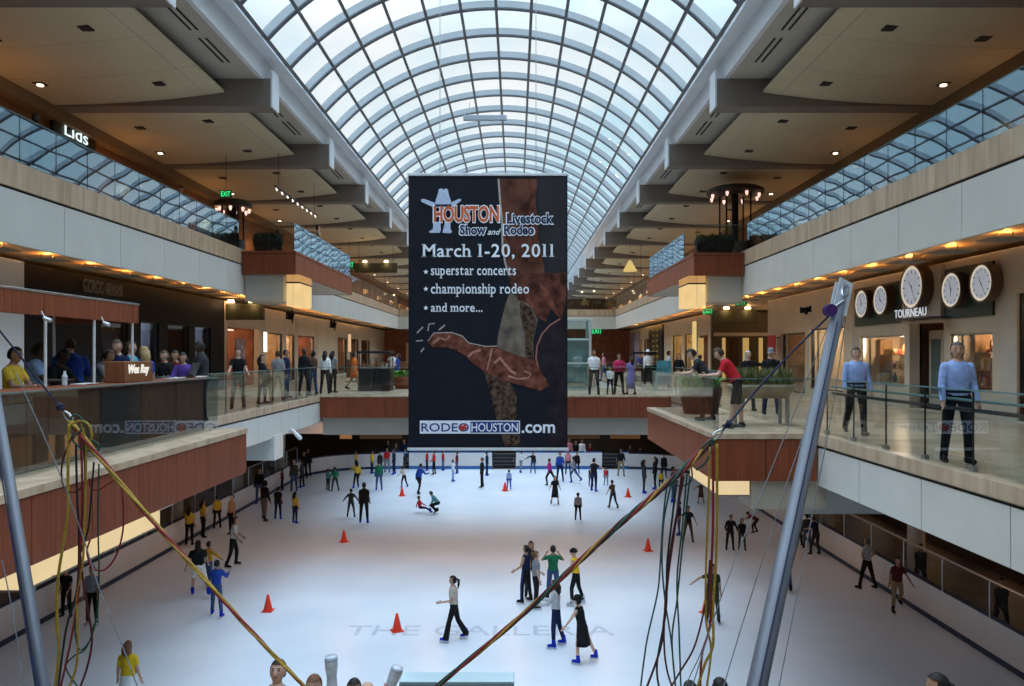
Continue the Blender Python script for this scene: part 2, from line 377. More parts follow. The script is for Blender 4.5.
    for i, (a, c, ra, rb, tg) in enumerate(prims):
        a = np.array(a); c = np.array(c); ac = c - a; L2 = max(1e-9, ac @ ac)
        t = np.clip(((co - a) @ ac) / L2, 0, 1); D[i] = np.linalg.norm(co - (a + t[:, None] * ac), axis=1) - (ra + (rb - ra) * t)
    tg = [p[4] for p in prims]; lab = [tg[i] for i in D.argmin(0)]; U = np.array(up); hgt = (co - np.array(pel)) @ U / s; lat = np.linalg.norm(co - np.outer(hgt * s, U), axis=1)
    lab = ['neck' if (l == 'top' and hgt[i] > .49 and lat[i] < .078 * s) else l for i, l in enumerate(lab)]
    lab = ['head' if (l == 'top' and hgt[i] > .545 and lat[i] < .12 * s) else l for i, l in enumerate(lab)]
    # hem of the shirt over the trousers, shirt cut at the collar
    mn = co[:, 2].min(); off = -mn + (bl * s if skates else 0)
    if ps['sit']: off = -mn
    co = co + np.array([0, 0, off]); z0off = Vector((0, 0, off))
    body = MB(); body.v = [tuple(v) for v in co]; body.f = list(fcs); body.mi = [0] * len(fcs)
    if det >= 1:
        for wr, pal, d2, q in hands:
            side = Vector((0, 1, 0)); side = (side - d2 * side.dot(d2)).normalized() if abs(d2.y) < .95 else Vector((0, 0, 1))
            nrm = d2.cross(side) * q; o = z0off
            for j, (w, l) in enumerate(((.026, .068), (.009, .078), (-.008, .072), (-.025, .056))):
                a = pal + side * w * s + o; m1 = a + (d2 * .62 + nrm * .10) * l * s; e = m1 + (d2 * .42 + nrm * .22) * l * s
                body.tube([a, m1, e], [.0095 * s, .0088 * s, .006 * s], 6)
            a = wr + d2 * .03 * s + side * .028 * s + o; m1 = a + (d2 * .5 + side * .7) * .042 * s; e = m1 + (d2 * .9 + side * .2) * .032 * s
            body.tube([a, m1, e], [.012 * s, .0105 * s, .007 * s], 6)
    root = body.build('person', skin(sk), None, True)
    root.location = (x, y, z0)
    rz = {'A': 0, 'L': 90, 'C': 180, 'R': -90}.get(face, face); root.rotation_euler = (0, 0, R(rz)); tag(root, label, cat, group)
    def part(name, keep, m, inflate):
        ff = [f for f in fcs if sum(lab[i] in keep for i in f) * 2 >= len(f)]
        if not ff: return None
        return mkobj(name, sub_mesh(name, co + no * inflate * s, ff, m), root)
    gm = cloth(top)
    part('dress' if legs == 'dress' else 'shirt' if sleeve != 'long' or det >= 2 else 'top', ('top',) if legs != 'dress' else ('top', 'bottom'), gm, .010)
    if legs != 'dress': part('shorts' if legs == 'shorts' else 'skirt_waist' if legs == 'skirt' else 'trousers', ('bottom',), cloth(bottom), .006)
    if legs in ('skirt', 'dress'):
        sk_ = MB(); c = z0off; dl = ldir((ps['l'][0] + ps['r'][0]) / 2, 0, 1); hem = kw.get('hem', .50); wv = MB
        pts = [c + up * .06 * s, c - up * .02 * s, c + dl * hem * .55 * s, c + dl * hem * s, c + dl * (hem - .02) * s]
        rr = [.150 * b * s, .172 * b * s, .20 * s, kw.get('hemr', .23) * s, (kw.get('hemr', .23) - .015) * s]; vs = []; fs2 = []; n = 18
        for i, p in enumerate(pts):
            for k in range(n):
                an = 2 * math.pi * k / n; w = 1 + (.05 * math.sin(5 * an) if i > 1 else 0)
                vs.append((p.x + rr[i] * w * math.cos(an), p.y + rr[i] * w * .82 * math.sin(an), p.z))
        for i in range(len(pts) - 1):
            for k in range(n): fs2.append((i * n + k, i * n + (k + 1) % n, (i + 1) * n + (k + 1) % n, (i + 1) * n + k))
        sk_.add(vs, fs2); sk_.build('skirt', cloth(bottom if legs == 'skirt' else top), root, True)
    for nm in ('L', 'R'):
        o = part('skate' if skates else 'shoe', ('foot' + nm,), cloth(shoe), .008)
        if o and skates and det >= 1:
            heel, toe = ps['toe' + nm]; mbb = MB(); h = Vector((0, 0, off))
            a = heel + h; e = toe + h; dd = (e - a).normalized(); sidev = Vector((0, 0, 1)).cross(dd).normalized() * .004 * s
            zt = min(a.z, e.z) - .02 * s; q = [a - dd * .05 * s, e + dd * .05 * s]
            vs = []
            for p in q:
                for sgn in (-1, 1):
                    vs.append(p + sidev * sgn - Vector((0, 0, .035 * s))); vs.append(p + sidev * sgn - Vector((0, 0, .085 * s)))
            mbb.add(vs, [(0, 1, 3, 2), (4, 6, 7, 5), (0, 4, 5, 1), (2, 3, 7, 6), (0, 2, 6, 4), (1, 5, 7, 3)])
            mbb.build('blade', mat('steel', (.55, .57, .6), .3, metal=.9), o)
    # hair
    hm = hairm(hair); hcz = hc + z0off
    def shell(rx, ry, rz, keep, ctr, m, name, nn=14, mm=10):
        e = MB().ell((0, 0, 0), rx, ry, rz, nn, mm); 
        ff = [f for f in e.f if keep(sum((Vector(e.v[i]) for i in f), Vector()) / len(f))]
        me = bpy.data.meshes.new(name); me.from_pydata([tuple(HM @ Vector(v) + ctr) for v in e.v], [], ff); me.materials.append(m); me.polygons.foreach_set('use_smooth', [True] * len(ff)); me.update()
        return mkobj(name, me, root)
    k = s * hs
    if hstyle == 'bald': pass
    elif hstyle == 'cap' or hstyle == 'hat':
        c = cloth(hat); e = MB(); 
        prof = [(.094 * k, -.002 * k), (.092 * k, .035 * k), (.088 * k, .075 * k), (.055 * k, .105 * k), (.012 * k, .115 * k)]
        for i, (r_, h_) in enumerate(prof):
            for j in range(14):
                an = 2 * math.pi * j / 14; e.v.append(tuple(HM @ Vector((r_ * .88 * math.cos(an), r_ * 1.05 * math.sin(an), h_ + .045 * k)) + hcz))
        for i in range(len(prof) - 1):
            for j in range(14): e.f.append((i * 14 + j, i * 14 + (j + 1) % 14, (i + 1) * 14 + (j + 1) % 14, (i + 1) * 14 + j)); e.mi.append(0)
        e.f.append(tuple(4 * 14 + j for j in range(14))); e.mi.append(0)
        o = len(e.v); br = 14; rr = .17 if hstyle == 'cap' else .155
        for rI in (0, 1):
            for zz in (0, -.008):
                for j in range(br):
                    an = (math.pi * (.16 + .68 * j / (br - 1)) if hstyle == 'cap' else 2 * math.pi * j / br); r_ = (.085 if rI == 0 else rr) * k
                    e.v.append(tuple(HM @ Vector((r_ * (.85 if hstyle == 'cap' else 1) * math.cos(an), r_ * math.sin(an) * 1.05, .05 * k + zz * k - (.02 * k if rI and hstyle == 'cap' else 0))) + hcz))
        for a_, b_ in ((0, 2), (1, 3), (2, 3)):
            for j in range(br if hstyle == 'hat' else br - 1): e.f.append((o + a_ * br + j, o + a_ * br + (j + 1) % br, o + b_ * br + (j + 1) % br, o + b_ * br + j)); e.mi.append(0)
        e.build('cap' if hstyle == 'cap' else 'hat', c, root, True)
        shell(.084 * k, .100 * k, .112 * k, lambda p: p.y < -.01 * k and -.085 * k < p.z < .05 * k, hcz + hu * .01 * s, hm, 'hair')
    elif hstyle == 'hood':
        shell(.105 * k, .122 * k, .135 * k, lambda p: p.y < .06 * k, hcz, cloth(top), 'hood')
    elif hstyle == 'helmet':
        shell(.105 * k, .122 * k, .125 * k, lambda p: p.z > -.01 * k, hcz + hu * .02 * k, cloth(hat), 'helmet')
    else:
        zc = .058
        shell(.086 * k, .105 * k, .117 * k, lambda p: (p.z > (zc + .12 * max(0, p.y - .05 * k) / k * .0) * k) or (p.y < .012 * k and p.z > (-.075 if hstyle != 'short' else -.055) * k), hcz + hu * .012 * s, hm, 'hair')
        e = MB(); bk = hcz - hf * .06 * k
        if hstyle == 'long':
            a = bk + hu * .03 * k; e.tube([a, a - hu * .10 * k - hf * .025 * k, a - hu * .22 * k - hf * .02 * k, a - hu * .33 * k], [.07 * k, .085 * k, .075 * k, .03 * k], 10); e.build('long_hair', hm, root, True)
        elif hstyle == 'bob':
            a = bk + hu * .05 * k; e.tube([a + hu * .03 * k, a - hu * .05 * k, a - hu * .15 * k, a - hu * .21 * k], [.06 * k, .095 * k, .10 * k, .06 * k], 12); e.build('bob_hair', hm, root, True)
        elif hstyle == 'pony':
            a = bk + hu * .04 * k - hf * .03 * k; e.tube([a, a - hf * .055 * k - hu * .03 * k, a - hf * .05 * k - hu * .15 * k, a - hf * .03 * k - hu * .26 * k], [.025 * k, .035 * k, .03 * k, .008 * k], 8); e.build('ponytail', hm, root, True)
        elif hstyle == 'bun':
            e.ell(bk - hf * .05 * k + hu * .06 * k, .045 * k, .045 * k, .04 * k); e.build('hair_bun', hm, root, True)
    if det >= 2:
        for q in (-1, 1):
            e = MB(); e.ell(hcz + hr * .031 * s * q + hf * .0865 * s + hu * .022 * s, .013 * s, .008 * s, .008 * s, 8, 6, rot=HM); e.build('eye', mat('eye_dark', (.015, .012, .01), .3), root, True)
            e = MB(); e.tube([hcz + hr * .014 * s * q + hf * .094 * s + hu * .043 * s, hcz + hr * .048 * s * q + hf * .083 * s + hu * .043 * s], .0045 * s, 6); e.build('eyebrow', hm, root)
        e = MB(); e.ell(hcz + hf * .088 * s - hu * .052 * s, .026 * s, .008 * s, .007 * s, 8, 6, rot=HM); e.build('mouth', mat('lip', (.30, .10, .08), .5), root, True)
    if kw.get('belt'):
        c = z0off + up * .075 * s; vs = []; 
        e = MB(); n = 20
        for hh in (-.02, .02):
            for j in range(n):
                an = 2 * math.pi * j / n; vs.append(c + up * hh * s + rt * .164 * s * b * math.cos(an) + fw * .121 * s * b * math.sin(an))
        e.add(vs, [(j, (j + 1) % n, n + (j + 1) % n, n + j) for j in range(n)]); e.build('belt', cloth('black'), root)
    if kw.get('stripe'):            # coloured stripe down the outer leg
        for q, key in ((-1, 'l'), (1, 'r')):
            fl, ab, kn = ps[key]; hip = z0off + pel + rt * .088 * q * s; kneep = hip + ldir(fl, ab, q) * .43 * s; an_ = kneep + ldir(fl - kn, ab * .8, q) * .40 * s
            e = MB(); o_ = rt * q * .088 * s; e.tube([hip + o_, kneep + rt * q * .066 * s, an_ + rt * q * .052 * s], .012 * s, 6); e.build('leg_stripe', cloth(kw['stripe']), root)
    return root
def on_ice(label, px, fy, hpx, face, pose, top, bottom, **k):
    d = F * EYE / (fy - CY); H = min(1.95, max(.95, hpx * d / F * k.pop('hk', 1.0)))
    if k.get('det') is None: k['det'] = 1 if hpx > 44 else 0
    ins = k.pop('ins', .42); x = min(12.5 - ins, max(-14.1 + ins, X(px, d)))
    return person(label, x, d, 0.0, H, face, pose, top, bottom, **k)
ZM = 6.45
def on_mezz(label, px, hy, d, face, pose, top, bottom, zf=ZM, hk=1.0, **k):
    H = (Z(hy, d) - zf) * hk
    k.setdefault('skates', False); k.setdefault('shoe', 'black')
    k.setdefault('det', 1 if H * F / d > 48 else 0)
    return person(label, X(px, d), d, zf, min(2.0, max(.9, H)), face, pose, top, bottom, **k)
# ---------------------------------------------------------------- people on the ice
G = 'skaters on the ice'
def sk(*a, **k):
    k.setdefault('group', G); return on_ice(*a, **k)
# middle of the rink, the largest skaters
sk('skater in beige tee and flared black trousers, dark ponytail, skating alone', 454, 641, 65, 'L', 'walk', 'beige', 'black', legs='flare', hstyle='pony', sk='t', al=(10, 8, 75, 0), ar=(-4, 8, 10, 0), det=1)
sk('woman in navy tank top and trousers with blue stripe, left in the chatting group', 526, 603, 57, 60, 'stand2', 'navy', 'black', sleeve='none', hstyle='pony', sk='t', shoe='black', stripe='blue', det=1)
sk('dark-haired skater half hidden behind the navy tank top in the chatting group', 531, 598, 56, 'C', 'stand', 'charcoal', 'charcoal', hstyle='long', shoe='black', det=1)
sk('skater in grey tee and black trousers with reddish hair, centre of the chatting group', 536, 608, 56, -70, 'stand2', 'grey', 'black', hair='auburn', hstyle='bun', sk='l', shoe='black', det=1)
sk('person in green tee and jeans with both hands raised to the face', 553, 602, 56, 'A', 'photo', 'green', 'denim', hstyle='short', shoe='black', det=1)
sk('skater in yellow vest and black leggings with a dark helmet, right of the green tee', 576, 605, 56, 70, 'glide', 'yellow', 'black', sleeve='none', hstyle='helmet', sk='l', shoe='lightgrey', det=1)
sk('skater in long grey hoodie, dark jeans and bright blue skates reaching forward', 556, 647, 66, 75, 'reach', 'lightgrey', 'navy', sleeve='long', hstyle='long', lean=4, al=(30, 10, 50, 5), ar=(30, 10, 55, 5), det=1)
sk('skater in black dress, black hat and bright blue skates with arms out, near the centre', 582, 663, 66, 60, 'armsout', 'black', 'black', legs='dress', sleeve='none', hstyle='hat', sk='l', l=(10, 6, 14), r=(-16, 14, 6), lean=13, al=(20, 50, 10, 0), ar=(20, 45, 10, 0), hem=.50, det=1)
# left side
sk('girl in yellow tee and white skirt at the near left, seen from behind', 128, 722, 80, 'A', 'reachl', 'yellow', 'white', legs='skirt', hair='auburn', hstyle='bob', sk='l', al=(0, 14, 16, 0), hem=.62, hemr=.34, shoe='lightgrey', det=1)
sk('skater in blue-grey tee and black trousers standing behind the left hanging cords', 92, 626, 59, 'C', 'stand', 'grey', 'black', sk='m', shoe='lightgrey', det=1)
sk('dark-clothed skater beside the left boards, head behind the glowing strip', 61, 618, 50, 'C', 'stand2', 'black', 'black', shoe='black')
sk('skater in blue top and jeans seen from behind, below the diagonal cord', 216, 617, 56, 'A', 'reach', 'blue', 'denim', sleeve='long', hstyle='short', shoe='skateblue', l=(16, 7, 10), r=(-8, 10, 4), al=(40, 20, 60, 20), ar=(40, 20, 60, 20), det=1)
sk('skater in black tee and white shorts with blue skates at left', 198, 596, 56, 20, 'stride', 'black', 'white', legs='shorts', hstyle='long', sk='l', build=1.25, lean=8, al=(0, 22, 10, 0), ar=(20, 12, 20, 0), det=1)
sk('child in yellow top pointing right beside the white shorts skater', 209, 588, 46, -40, 'reachr', 'mustard', 'denim', sleeve='long')
sk('skater in light grey tee and black trousers gliding at left with arm out', 233, 567, 50, -80, 'glide', 'lightgrey', 'black', hstyle='short', sk='m', shoe='black', det=1)
sk('first yellow-shirted skater from the front at the left boards', 188, 546, 39, 'A', 'stand', 'gold', 'black', hstyle='long', sk='t', shoe='black')
sk('second yellow-shirted skater from the front at the left boards', 198, 538, 38, -40, 'stand2', 'gold', 'black', hstyle='long', sk='t', shoe='black')
sk('third yellow-shirted skater from the front, leaning on the left boards', 213, 529, 33, 30, 'stand', 'gold', 'black', sk='m', shoe='black', ins=.36)
sk('skater in peach tank top and black trousers standing near the left boards', 232, 536, 41, 150, 'stand', 'peach', 'black', sleeve='none', sk='l', shoe='black')
sk('tall dark-hooded skater with legs apart near the left boards', 264, 521, 55, -30, 'stand', 'black', 'taupe', sleeve='long', hstyle='hood', shoe='black', l=(16, 14, 4), r=(-12, 14, 4), lean=6)
sk('skater in black top and jeans behind the dark-hooded skater', 258, 505, 38, 'C', 'stand', 'black', 'denim', sleeve='long')
sk('skater with bare midriff, black top and navy trousers by the hooded skater', 278, 520, 33, 'A', 'stand', 'black', 'navy', sk='m')
sk('small child in dark red top with arms out at the left boards', 281, 491, 22, 100, 'armsout', 'darkred', 'black', shoe='black', ins=.36)
sk('child in yellow top and dark trousers in front of the left group', 295, 524, 32, -30, 'stand', 'gold', 'navy', hstyle='long', sleeve='long')
sk('skater in olive top with jeans, largest of the left group', 294, 492, 32, 'C', 'stand', 'olive', 'denim', sleeve='long', hstyle='bald', sk='l')
sk('skater in charcoal top right behind the olive top', 302, 488, 28, 'L', 'stand2', 'charcoal', 'charcoal', sleeve='long')
sk('black-clothed skater with one arm stretched right at the left bend', 308, 477, 28, 'C', 'reachr', 'black', 'black', sleeve='long', shoe='black')
sk('black-clothed skater with both arms spread at the left bend', 291, 479, 27, 'C', 'armsout', 'black', 'black', sleeve='long', shoe='black')
sk('child in teal jacket, left one of the small pair', 328, 491, 22, -30, 'stand2', 'teal', 'charcoal', sleeve='long', shoe='black')
sk('child in green jacket, right one of the small pair', 335, 492, 25, 30, 'glide', 'green', 'charcoal', sleeve='long', shoe='black')
sk('boy in dark grey with arms held out beside the man in black', 351, 518, 29, 'A', 'armsout', 'charcoal', 'charcoal', sleeve='long', shoe='black', al=(5, 45, 10, 0), ar=(5, 40, 10, 0))
sk('man all in black standing with his back turned beside a boy', 364, 524, 41, 'A', 'stand', 'black', 'black', sk='d', build=1.1)
sk('skater in yellow top lunging to the left', 357, 489, 29, 35, 'stride2', 'gold', 'black', hstyle='long', sleeve='long', lean=8, l=(-26, 22, 2))
sk('yellow-topped skater at the far boards, left one of two', 356, 471, 20, 'L', 'stand', 'gold', 'navy', sleeve='long')
sk('yellow-topped skater at the far boards, right one of two', 372, 474, 23, 'R', 'stand', 'yellow', 'navy', sleeve='long')
sk('skater in green hoodie and jeans standing in front of the far group', 379, 491, 30, 20, 'stand', 'green', 'denim', sleeve='long')
sk('skater in dark grey behind the green hoodie', 380, 472, 20, 'C', 'stand', 'charcoal', 'charcoal', sleeve='long')
sk('skater in red top at the far boards near the banner edge', 387, 473, 25, 'C', 'stand2', 'red', 'grey')
sk('skater in navy with blue skates beside the red top', 394, 475, 26, 'L', 'stand', 'navy', 'navy', sleeve='long')
sk('skater in blue-grey jacket at the dark gate of the far boards', 405, 467, 18, 'C', 'stand', 'paleblue', 'navy', sleeve='long')
sk('child in beige top and black trousers bending over blue skates', 404, 488, 22, 60, 'glide', 'beige', 'black', lean=22)
sk('skater in blue and black striding left under the banner', 419, 495, 32, -35, 'stride', 'blue', 'black', sleeve='long', lean=16, shoe='black')
sk('first of three red-topped skaters under the banner, from left', 427, 471, 20, 'L', 'stand', 'red', 'black', sleeve='long')
sk('second of three red-topped skaters under the banner, in black trousers', 434, 475, 24, 'L', 'stand2', 'red', 'black', sleeve='long', shoe='black')
sk('third of three red-topped skaters under the banner, in jeans', 443, 471, 20, 'R', 'stand', 'red', 'denim', sleeve='long')
sk('child with red sleeves sitting on the ice', 420, 513, 13, -70, 'sit', 'red', 'navy', sleeve='long', hk=1.9, ar=(50, 20, 10, 0))
sk('skater in teal jacket crouching beside the fallen child', 438, 514, 21, 100, 'crouch', 'teal', 'black', sleeve='long', shoe='black', hk=1.5, al=(10, 8, 30, 10), ar=(5, 8, 30, 10))
sk('small child in pale blue and white right of the red-topped three', 453, 482, 22, 'R', 'stand', 'white', 'paleblue', sleeve='long')
sk('skater in dark red top behind the pale blue child', 457, 474, 22, 'L', 'stand', 'darkred', 'denim', sleeve='long')
sk('skater in black coat standing under the middle of the banner', 482, 488, 30, 'L', 'stand', 'black', 'black', sleeve='long', shoe='black')
sk('skater in navy coat behind the black coat', 487, 476, 24, 'R', 'stand', 'navy', 'navy', sleeve='long')
sk('child in blue and white top standing at an orange cone', 509, 490, 20, 'A', 'stand', 'paleblue', 'blue')
sk('skater in white top at the far boards right of the dark gate', 521, 473, 22, -60, 'reach', 'white', 'grey', sleeve='long')
sk('skater in black top and jeans with one arm out at the far boards', 533, 474, 22, 'C', 'reachr', 'black', 'denim', sleeve='long')
sk('skater in magenta top and black trousers striding left', 550, 486, 28, 60, 'stride', 'magenta', 'black', sleeve='long', lean=6, shoe='black')
sk('girl in black dress skating in front of the magenta top', 555, 505, 29, 'C', 'glide', 'black', 'black', legs='dress', hstyle='long', sk='t', shoe='black', lean=-4)
sk('boy in grey top seen from behind, alone in front of the right crowd', 578, 521, 28, 'A', 'stand', 'grey', 'black', shoe='black', sleeve='long')
sk('skater in blue jacket and navy trousers in the far right crowd', 560, 482, 30, 'C', 'stand2', 'blue', 'navy', sleeve='long')
sk('skater in pink top near the far boards', 568, 475, 25, 'C', 'stand', 'pink', 'charcoal', hstyle='long')
sk('skater in grey top and jeans striding with blue skates', 574, 483, 27, 70, 'stride', 'grey', 'denim', lean=6, sleeve='long')
sk('dark-clothed skater behind the grey striding skater', 577, 474, 22, 'C', 'stand', 'black', 'black', sleeve='long')
sk('big skater in black tee and dark jeans holding a child by the hand', 594, 492, 34, -40, 'reachr', 'black', 'navy', sk='l', build=1.12)
sk('child in jeans beside the big black tee', 591, 487, 20, 'C', 'stand', 'charcoal', 'denim')
sk('small child in red top right of the big black tee', 606, 486, 19, 'A', 'stand', 'red', 'grey')
sk('skater in dark brown tee turning by the right far cone', 613, 509, 29, 30, 'walk', 'brown', 'charcoal', lean=10, shoe='black', al=(-10, 35, 20, 0))
sk('skater in dark jacket and khaki trousers at the open gate of the far boards', 621, 477, 28, 'C', 'stand2', 'black', 'khaki', sleeve='long', shoe='black')
sk('skater in dark coat with blue skates at the right bend, left of the pair', 644, 494, 39, 'R', 'stand', 'charcoal', 'charcoal', sleeve='long', hstyle='long')
sk('skater in black jacket at the right bend, right of the pair', 655, 490, 34, 'L', 'stand', 'black', 'black', sleeve='long', hstyle='long')
sk('small child in yellow at the right bend', 661, 491, 20, 'C', 'stand', 'yellow', 'navy')
sk('black-clothed skater standing against the right bend boards', 664, 478, 24, 'C', 'stand', 'black', 'black', sleeve='long')
sk('skater in dark jacket and jeans behind the twisted bungee cord', 673, 503, 36, 'R', 'stand2', 'charcoal', 'denim', sleeve='long')
sk('girl in dark dress with arms spread near the right boards', 701, 504, 22, 'A', 'armsout', 'brown', 'brown', legs='dress', shoe='black', hstyle='long', hem=.45)
sk('boy in black tee and brown trousers with arms out beside hanging cords', 688, 543, 37, 'C', 'armsout', 'black', 'brown', sk='m', shoe='black', al=(5, 30, 10, 0), ar=(12, 58, 10, 0))
sk('skater in jeans behind the right hanging cords', 679, 536, 35, 'L', 'stand', 'navy', 'denim', sleeve='long')
sk('man in black jacket bending towards a child at right', 730, 551, 37, 'C', 'stand', 'black', 'black', sleeve='long', al=(12, 26, 45, 20), ar=(12, 26, 45, 20), lean=14, head=12, shoe='black')
sk('child in black standing next to the bending man at right', 742, 551, 32, 'C', 'stand', 'black', 'charcoal', hstyle='long', shoe='black')
sk('skater doubled over near the right boards', 757, 534, 16, 60, 'bend', 'darkred', 'black', shoe='black', hk=1.75)
sk('man in dark green tee behind the yellow hanging cord, arm stretched left', 713, 622, 57, 165, 'reachr', 'darkgreen', 'olive', sk='t', det=1, shoe='black')
sk('skater in jeans half hidden behind the right grey pole', 785, 592, 57, 'A', 'stand', 'charcoal', 'denim', shoe='black', sleeve='long')
sk('first dark skater in the shade under the right gallery, from left', 798, 546, 33, 'A', 'stand2', 'black', 'black', sleeve='long', shoe='black')
sk('second dark skater in the shade under the right gallery, in jeans', 807, 549, 35, 'A', 'stand', 'charcoal', 'denim', sleeve='long', shoe='black')
sk('third dark skater in the shade under the right gallery, in navy top', 816, 556, 40, 20, 'hunch', 'navy', 'charcoal', lean=14, shoe='black')
sk('man in white tee and black trousers standing at the right boards', 867, 590, 52, 30, 'akimbo', 'lightgrey', 'black', sk='m', hair='grey', shoe='black', l=(10, 10, 4), r=(-8, 12, 4))
sk('skater in dark red top and khaki trousers running along the right boards', 897, 613, 56, 'C', 'walk2', 'wine', 'khaki', sk='m', shoe='black', lean=6, al=(15, 25, 20, 0), r=(10, 6, 6), l=(-14, 14, 35))
# spectators standing behind the boards at the far end
GS = 'spectators behind the far boards'
for (px, hy, top, lb, hr) in [(388, 440, 'black', 'dark spectator behind the far boards, first from left', 'black'), (396, 443, 'charcoal', 'charcoal spectator behind the far boards beside the banner edge', 'black'), (404, 439, 'navy', 'navy spectator behind the far boards at the banner edge', 'brown'),
    (569, 438, 'pink', 'pink-topped spectator behind the far boards right of the banner', 'brown'), (576, 440, 'black', 'black-topped spectator behind the far boards right of the banner', 'black'), (582, 439, 'white', 'white-topped spectator behind the far boards', 'brown'), (590, 443, 'darkred', 'dark red spectator behind the far boards', 'black'),
    (630, 445, 'brown', 'brown-jacketed spectator behind the far boards right of the gate', 'brown'), (640, 447, 'charcoal', 'grey-jacketed spectator behind the far boards right of the gate', 'black')]:
    on_mezz(lb, px, hy, 56.2, 'C', 'stand', top, 'charcoal', zf=0.0, sleeve='long', hair=hr, group=GS)
for (px, fy, d, side, lb) in [(925, 0, 26.0, 13.6, 'dark figure walking behind the right rink glass, left one'), (985, 0, 22.0, 13.8, 'dark figure walking behind the right rink glass, right one')]:
    person(lb, side, d, 0.0, 1.72, 'C', 'walk', 'black', 'charcoal', sleeve='long', skates=False, shoe='black', group='walkers behind the rink glass')

# ---------------------------------------------------------------- people on the middle level
G2 = 'people at the left desk'
def bz(*a, **k): k.setdefault('group', G2); return on_mezz(*a, **k)
bz('person in yellow jersey standing at the left end of the left desk', 12, 345, 11.2, 'R', 'desk', 'gold', 'black', sk='m', det=2, lean=2)
bz('man in white and pale blue tee beside the yellow jersey', 33, 341, 12.1, -60, 'desk', 'paleblue', 'denim', sk='d', det=2, lean=4, head=14, build=1.1)
bz('person in black leaning over the left desk', 49, 349, 12.75, -100, 'hunch', 'black', 'black', sk='d', sleeve='long', lean=24, det=1, hk=1.06)
bz('large man in royal blue top with his back turned at the left desk', 70, 336, 13.5, 30, 'desk', 'blue', 'black', sk='l', hair='brown', sleeve='long', build=1.3, det=1, lean=6)
bz('person in grey top bending over papers on the left desk', 89, 350, 13.9, -70, 'hunch', 'grey', 'black', sk='t', hair='brown', lean=28, det=1, hk=1.08)
bz('man in black vest and dark blue shirt behind the wooden sign box', 118, 338, 14.8, 'C', 'desk', 'navy', 'black', sk='l', hair='brown', sleeve='long', lean=0, det=1)
bz('person in teal top behind the man in the black vest', 131, 340, 15.6, 'R', 'stand', 'teal', 'black', sk='t', hair='brown', sleeve='long')
bz('blond person in bright blue tee right of the wooden sign box', 144, 345, 15.9, 50, 'stand', 'blue', 'black', sk='l', hair='blond', hstyle='long', shoe='black')
bz('woman in black top behind the laptop, left of three', 165, 349, 16.9, 'C', 'desk', 'black', 'black', sk='l', sleeve='long', hstyle='long', hair='brown', lean=2)
bz('person in dark red top between two women at the laptop', 176, 349, 17.6, 'C', 'desk', 'darkred', 'black', sk='t', lean=2)
bz('woman in purple jacket and white top at the laptop', 184, 351, 16.9, 'C', 'desk', 'purple', 'black', sk='t', sleeve='long', hstyle='long', lean=4)
bz('tall man in grey shirt standing sideways at the end of the left desk', 202, 340, 17.8, 120, 'desk', 'charcoal', 'black', sk='d', sleeve='short', build=1.2, lean=2)
G3 = 'people along the left rail'
def lw(*a, **k): k.setdefault('group', G3); return on_mezz(*a, **k)
lw('man in black polo and sunglasses resting on the left rail', 238, 347, 22.2, -160, 'railrest', 'black', 'olive', sk='l', hair='brown', lean=6, al=(30, 14, 30, 0), ar=(30, 14, 30, 0), head=0, hk=1.0)
lw('woman in black with an orange bag by the left rail', 262, 354, 24.6, 'R', 'stand2', 'black', 'black', sk='t', hstyle='long', sleeve='long')
lw('small child in front of the woman in black at the left rail', 268, 369, 24.9, 'A', 'stand', 'brown', 'khaki', sk='t')
lw('person in grey tee with a backpack at the left rail', 278, 350, 26.3, 30, 'stand2', 'grey', 'khaki', sk='l', hair='brown')
lw('person in navy jacket right of the backpack', 286, 349, 28.0, 'R', 'stand', 'navy', 'denim', sleeve='long')
lw('man in dark suit with pale blue shirt talking at the left rail', 304, 347, 29.4, -120, 'stand2', 'black', 'black', sk='d', hstyle='bald', sleeve='long')
lw('person in dark brown coat facing the man in the dark suit', 313, 350, 30.2, 60, 'stand', 'brown', 'denim', sk='d', sleeve='long')
lw('woman with long black hair in white top at the rail end', 325, 350, 31.0, 'A', 'stand2', 'white', 'black', hstyle='long', sleeve='long')
lw('person in grey carrying a black and white shoulder bag', 333, 350, 31.9, -30, 'stand', 'grey', 'black', sk='m', hstyle='long')
lw('woman in red dress striding past the black kiosk', 354, 351, 34.6, -70, 'walk2', 'orange', 'orange', legs='dress', sk='m', hstyle='bun', hem=.36, hemr=.19)
lw('person in light grey behind the black kiosk', 389, 359, 37.6, 'C', 'stand', 'lightgrey', 'black', sk='t')
lw('person in white tee right of the black kiosk', 392, 351, 39.5, 'A', 'stand', 'white', 'denim', sk='m')
lw('person in blue tee leaning by the green plants next to the banner', 398, 353, 39.0, 'L', 'stand2', 'blue', 'denim', sk='t', hstyle='long')
G4 = 'people on the far walkway'
def rw(*a, **k): k.setdefault('group', G4); return on_mezz(*a, **k)
rw('man in white shirt and dark trousers at the walkway rail', 594, 349, 30.4, 'C', 'stand', 'white', 'charcoal', sk='m', build=1.15)
rw('child in white tee between two adults at the walkway rail', 610, 366, 30.5, 'C', 'stand', 'white', 'navy', sk='m')
rw('woman in red top at the walkway rail', 619, 353, 30.6, 'C', 'fold', 'crimson', 'black', sk='m', sleeve='long', hstyle='long', build=1.1)
rw('woman in lavender dress at the walkway rail', 631, 356, 30.5, 30, 'stand2', 'lavender', 'lavender', legs='dress', sk='m', hstyle='long', build=1.1, hem=.68)
rw('man in white shirt and white hat walking away', 648, 349, 40.5, 'A', 'walk', 'white', 'black', sleeve='long', hstyle='hat', hat='white')
rw('person in light grey tee left of the tall black sign', 669, 350, 36.5, 'R', 'stand', 'lightgrey', 'denim', sk='t')
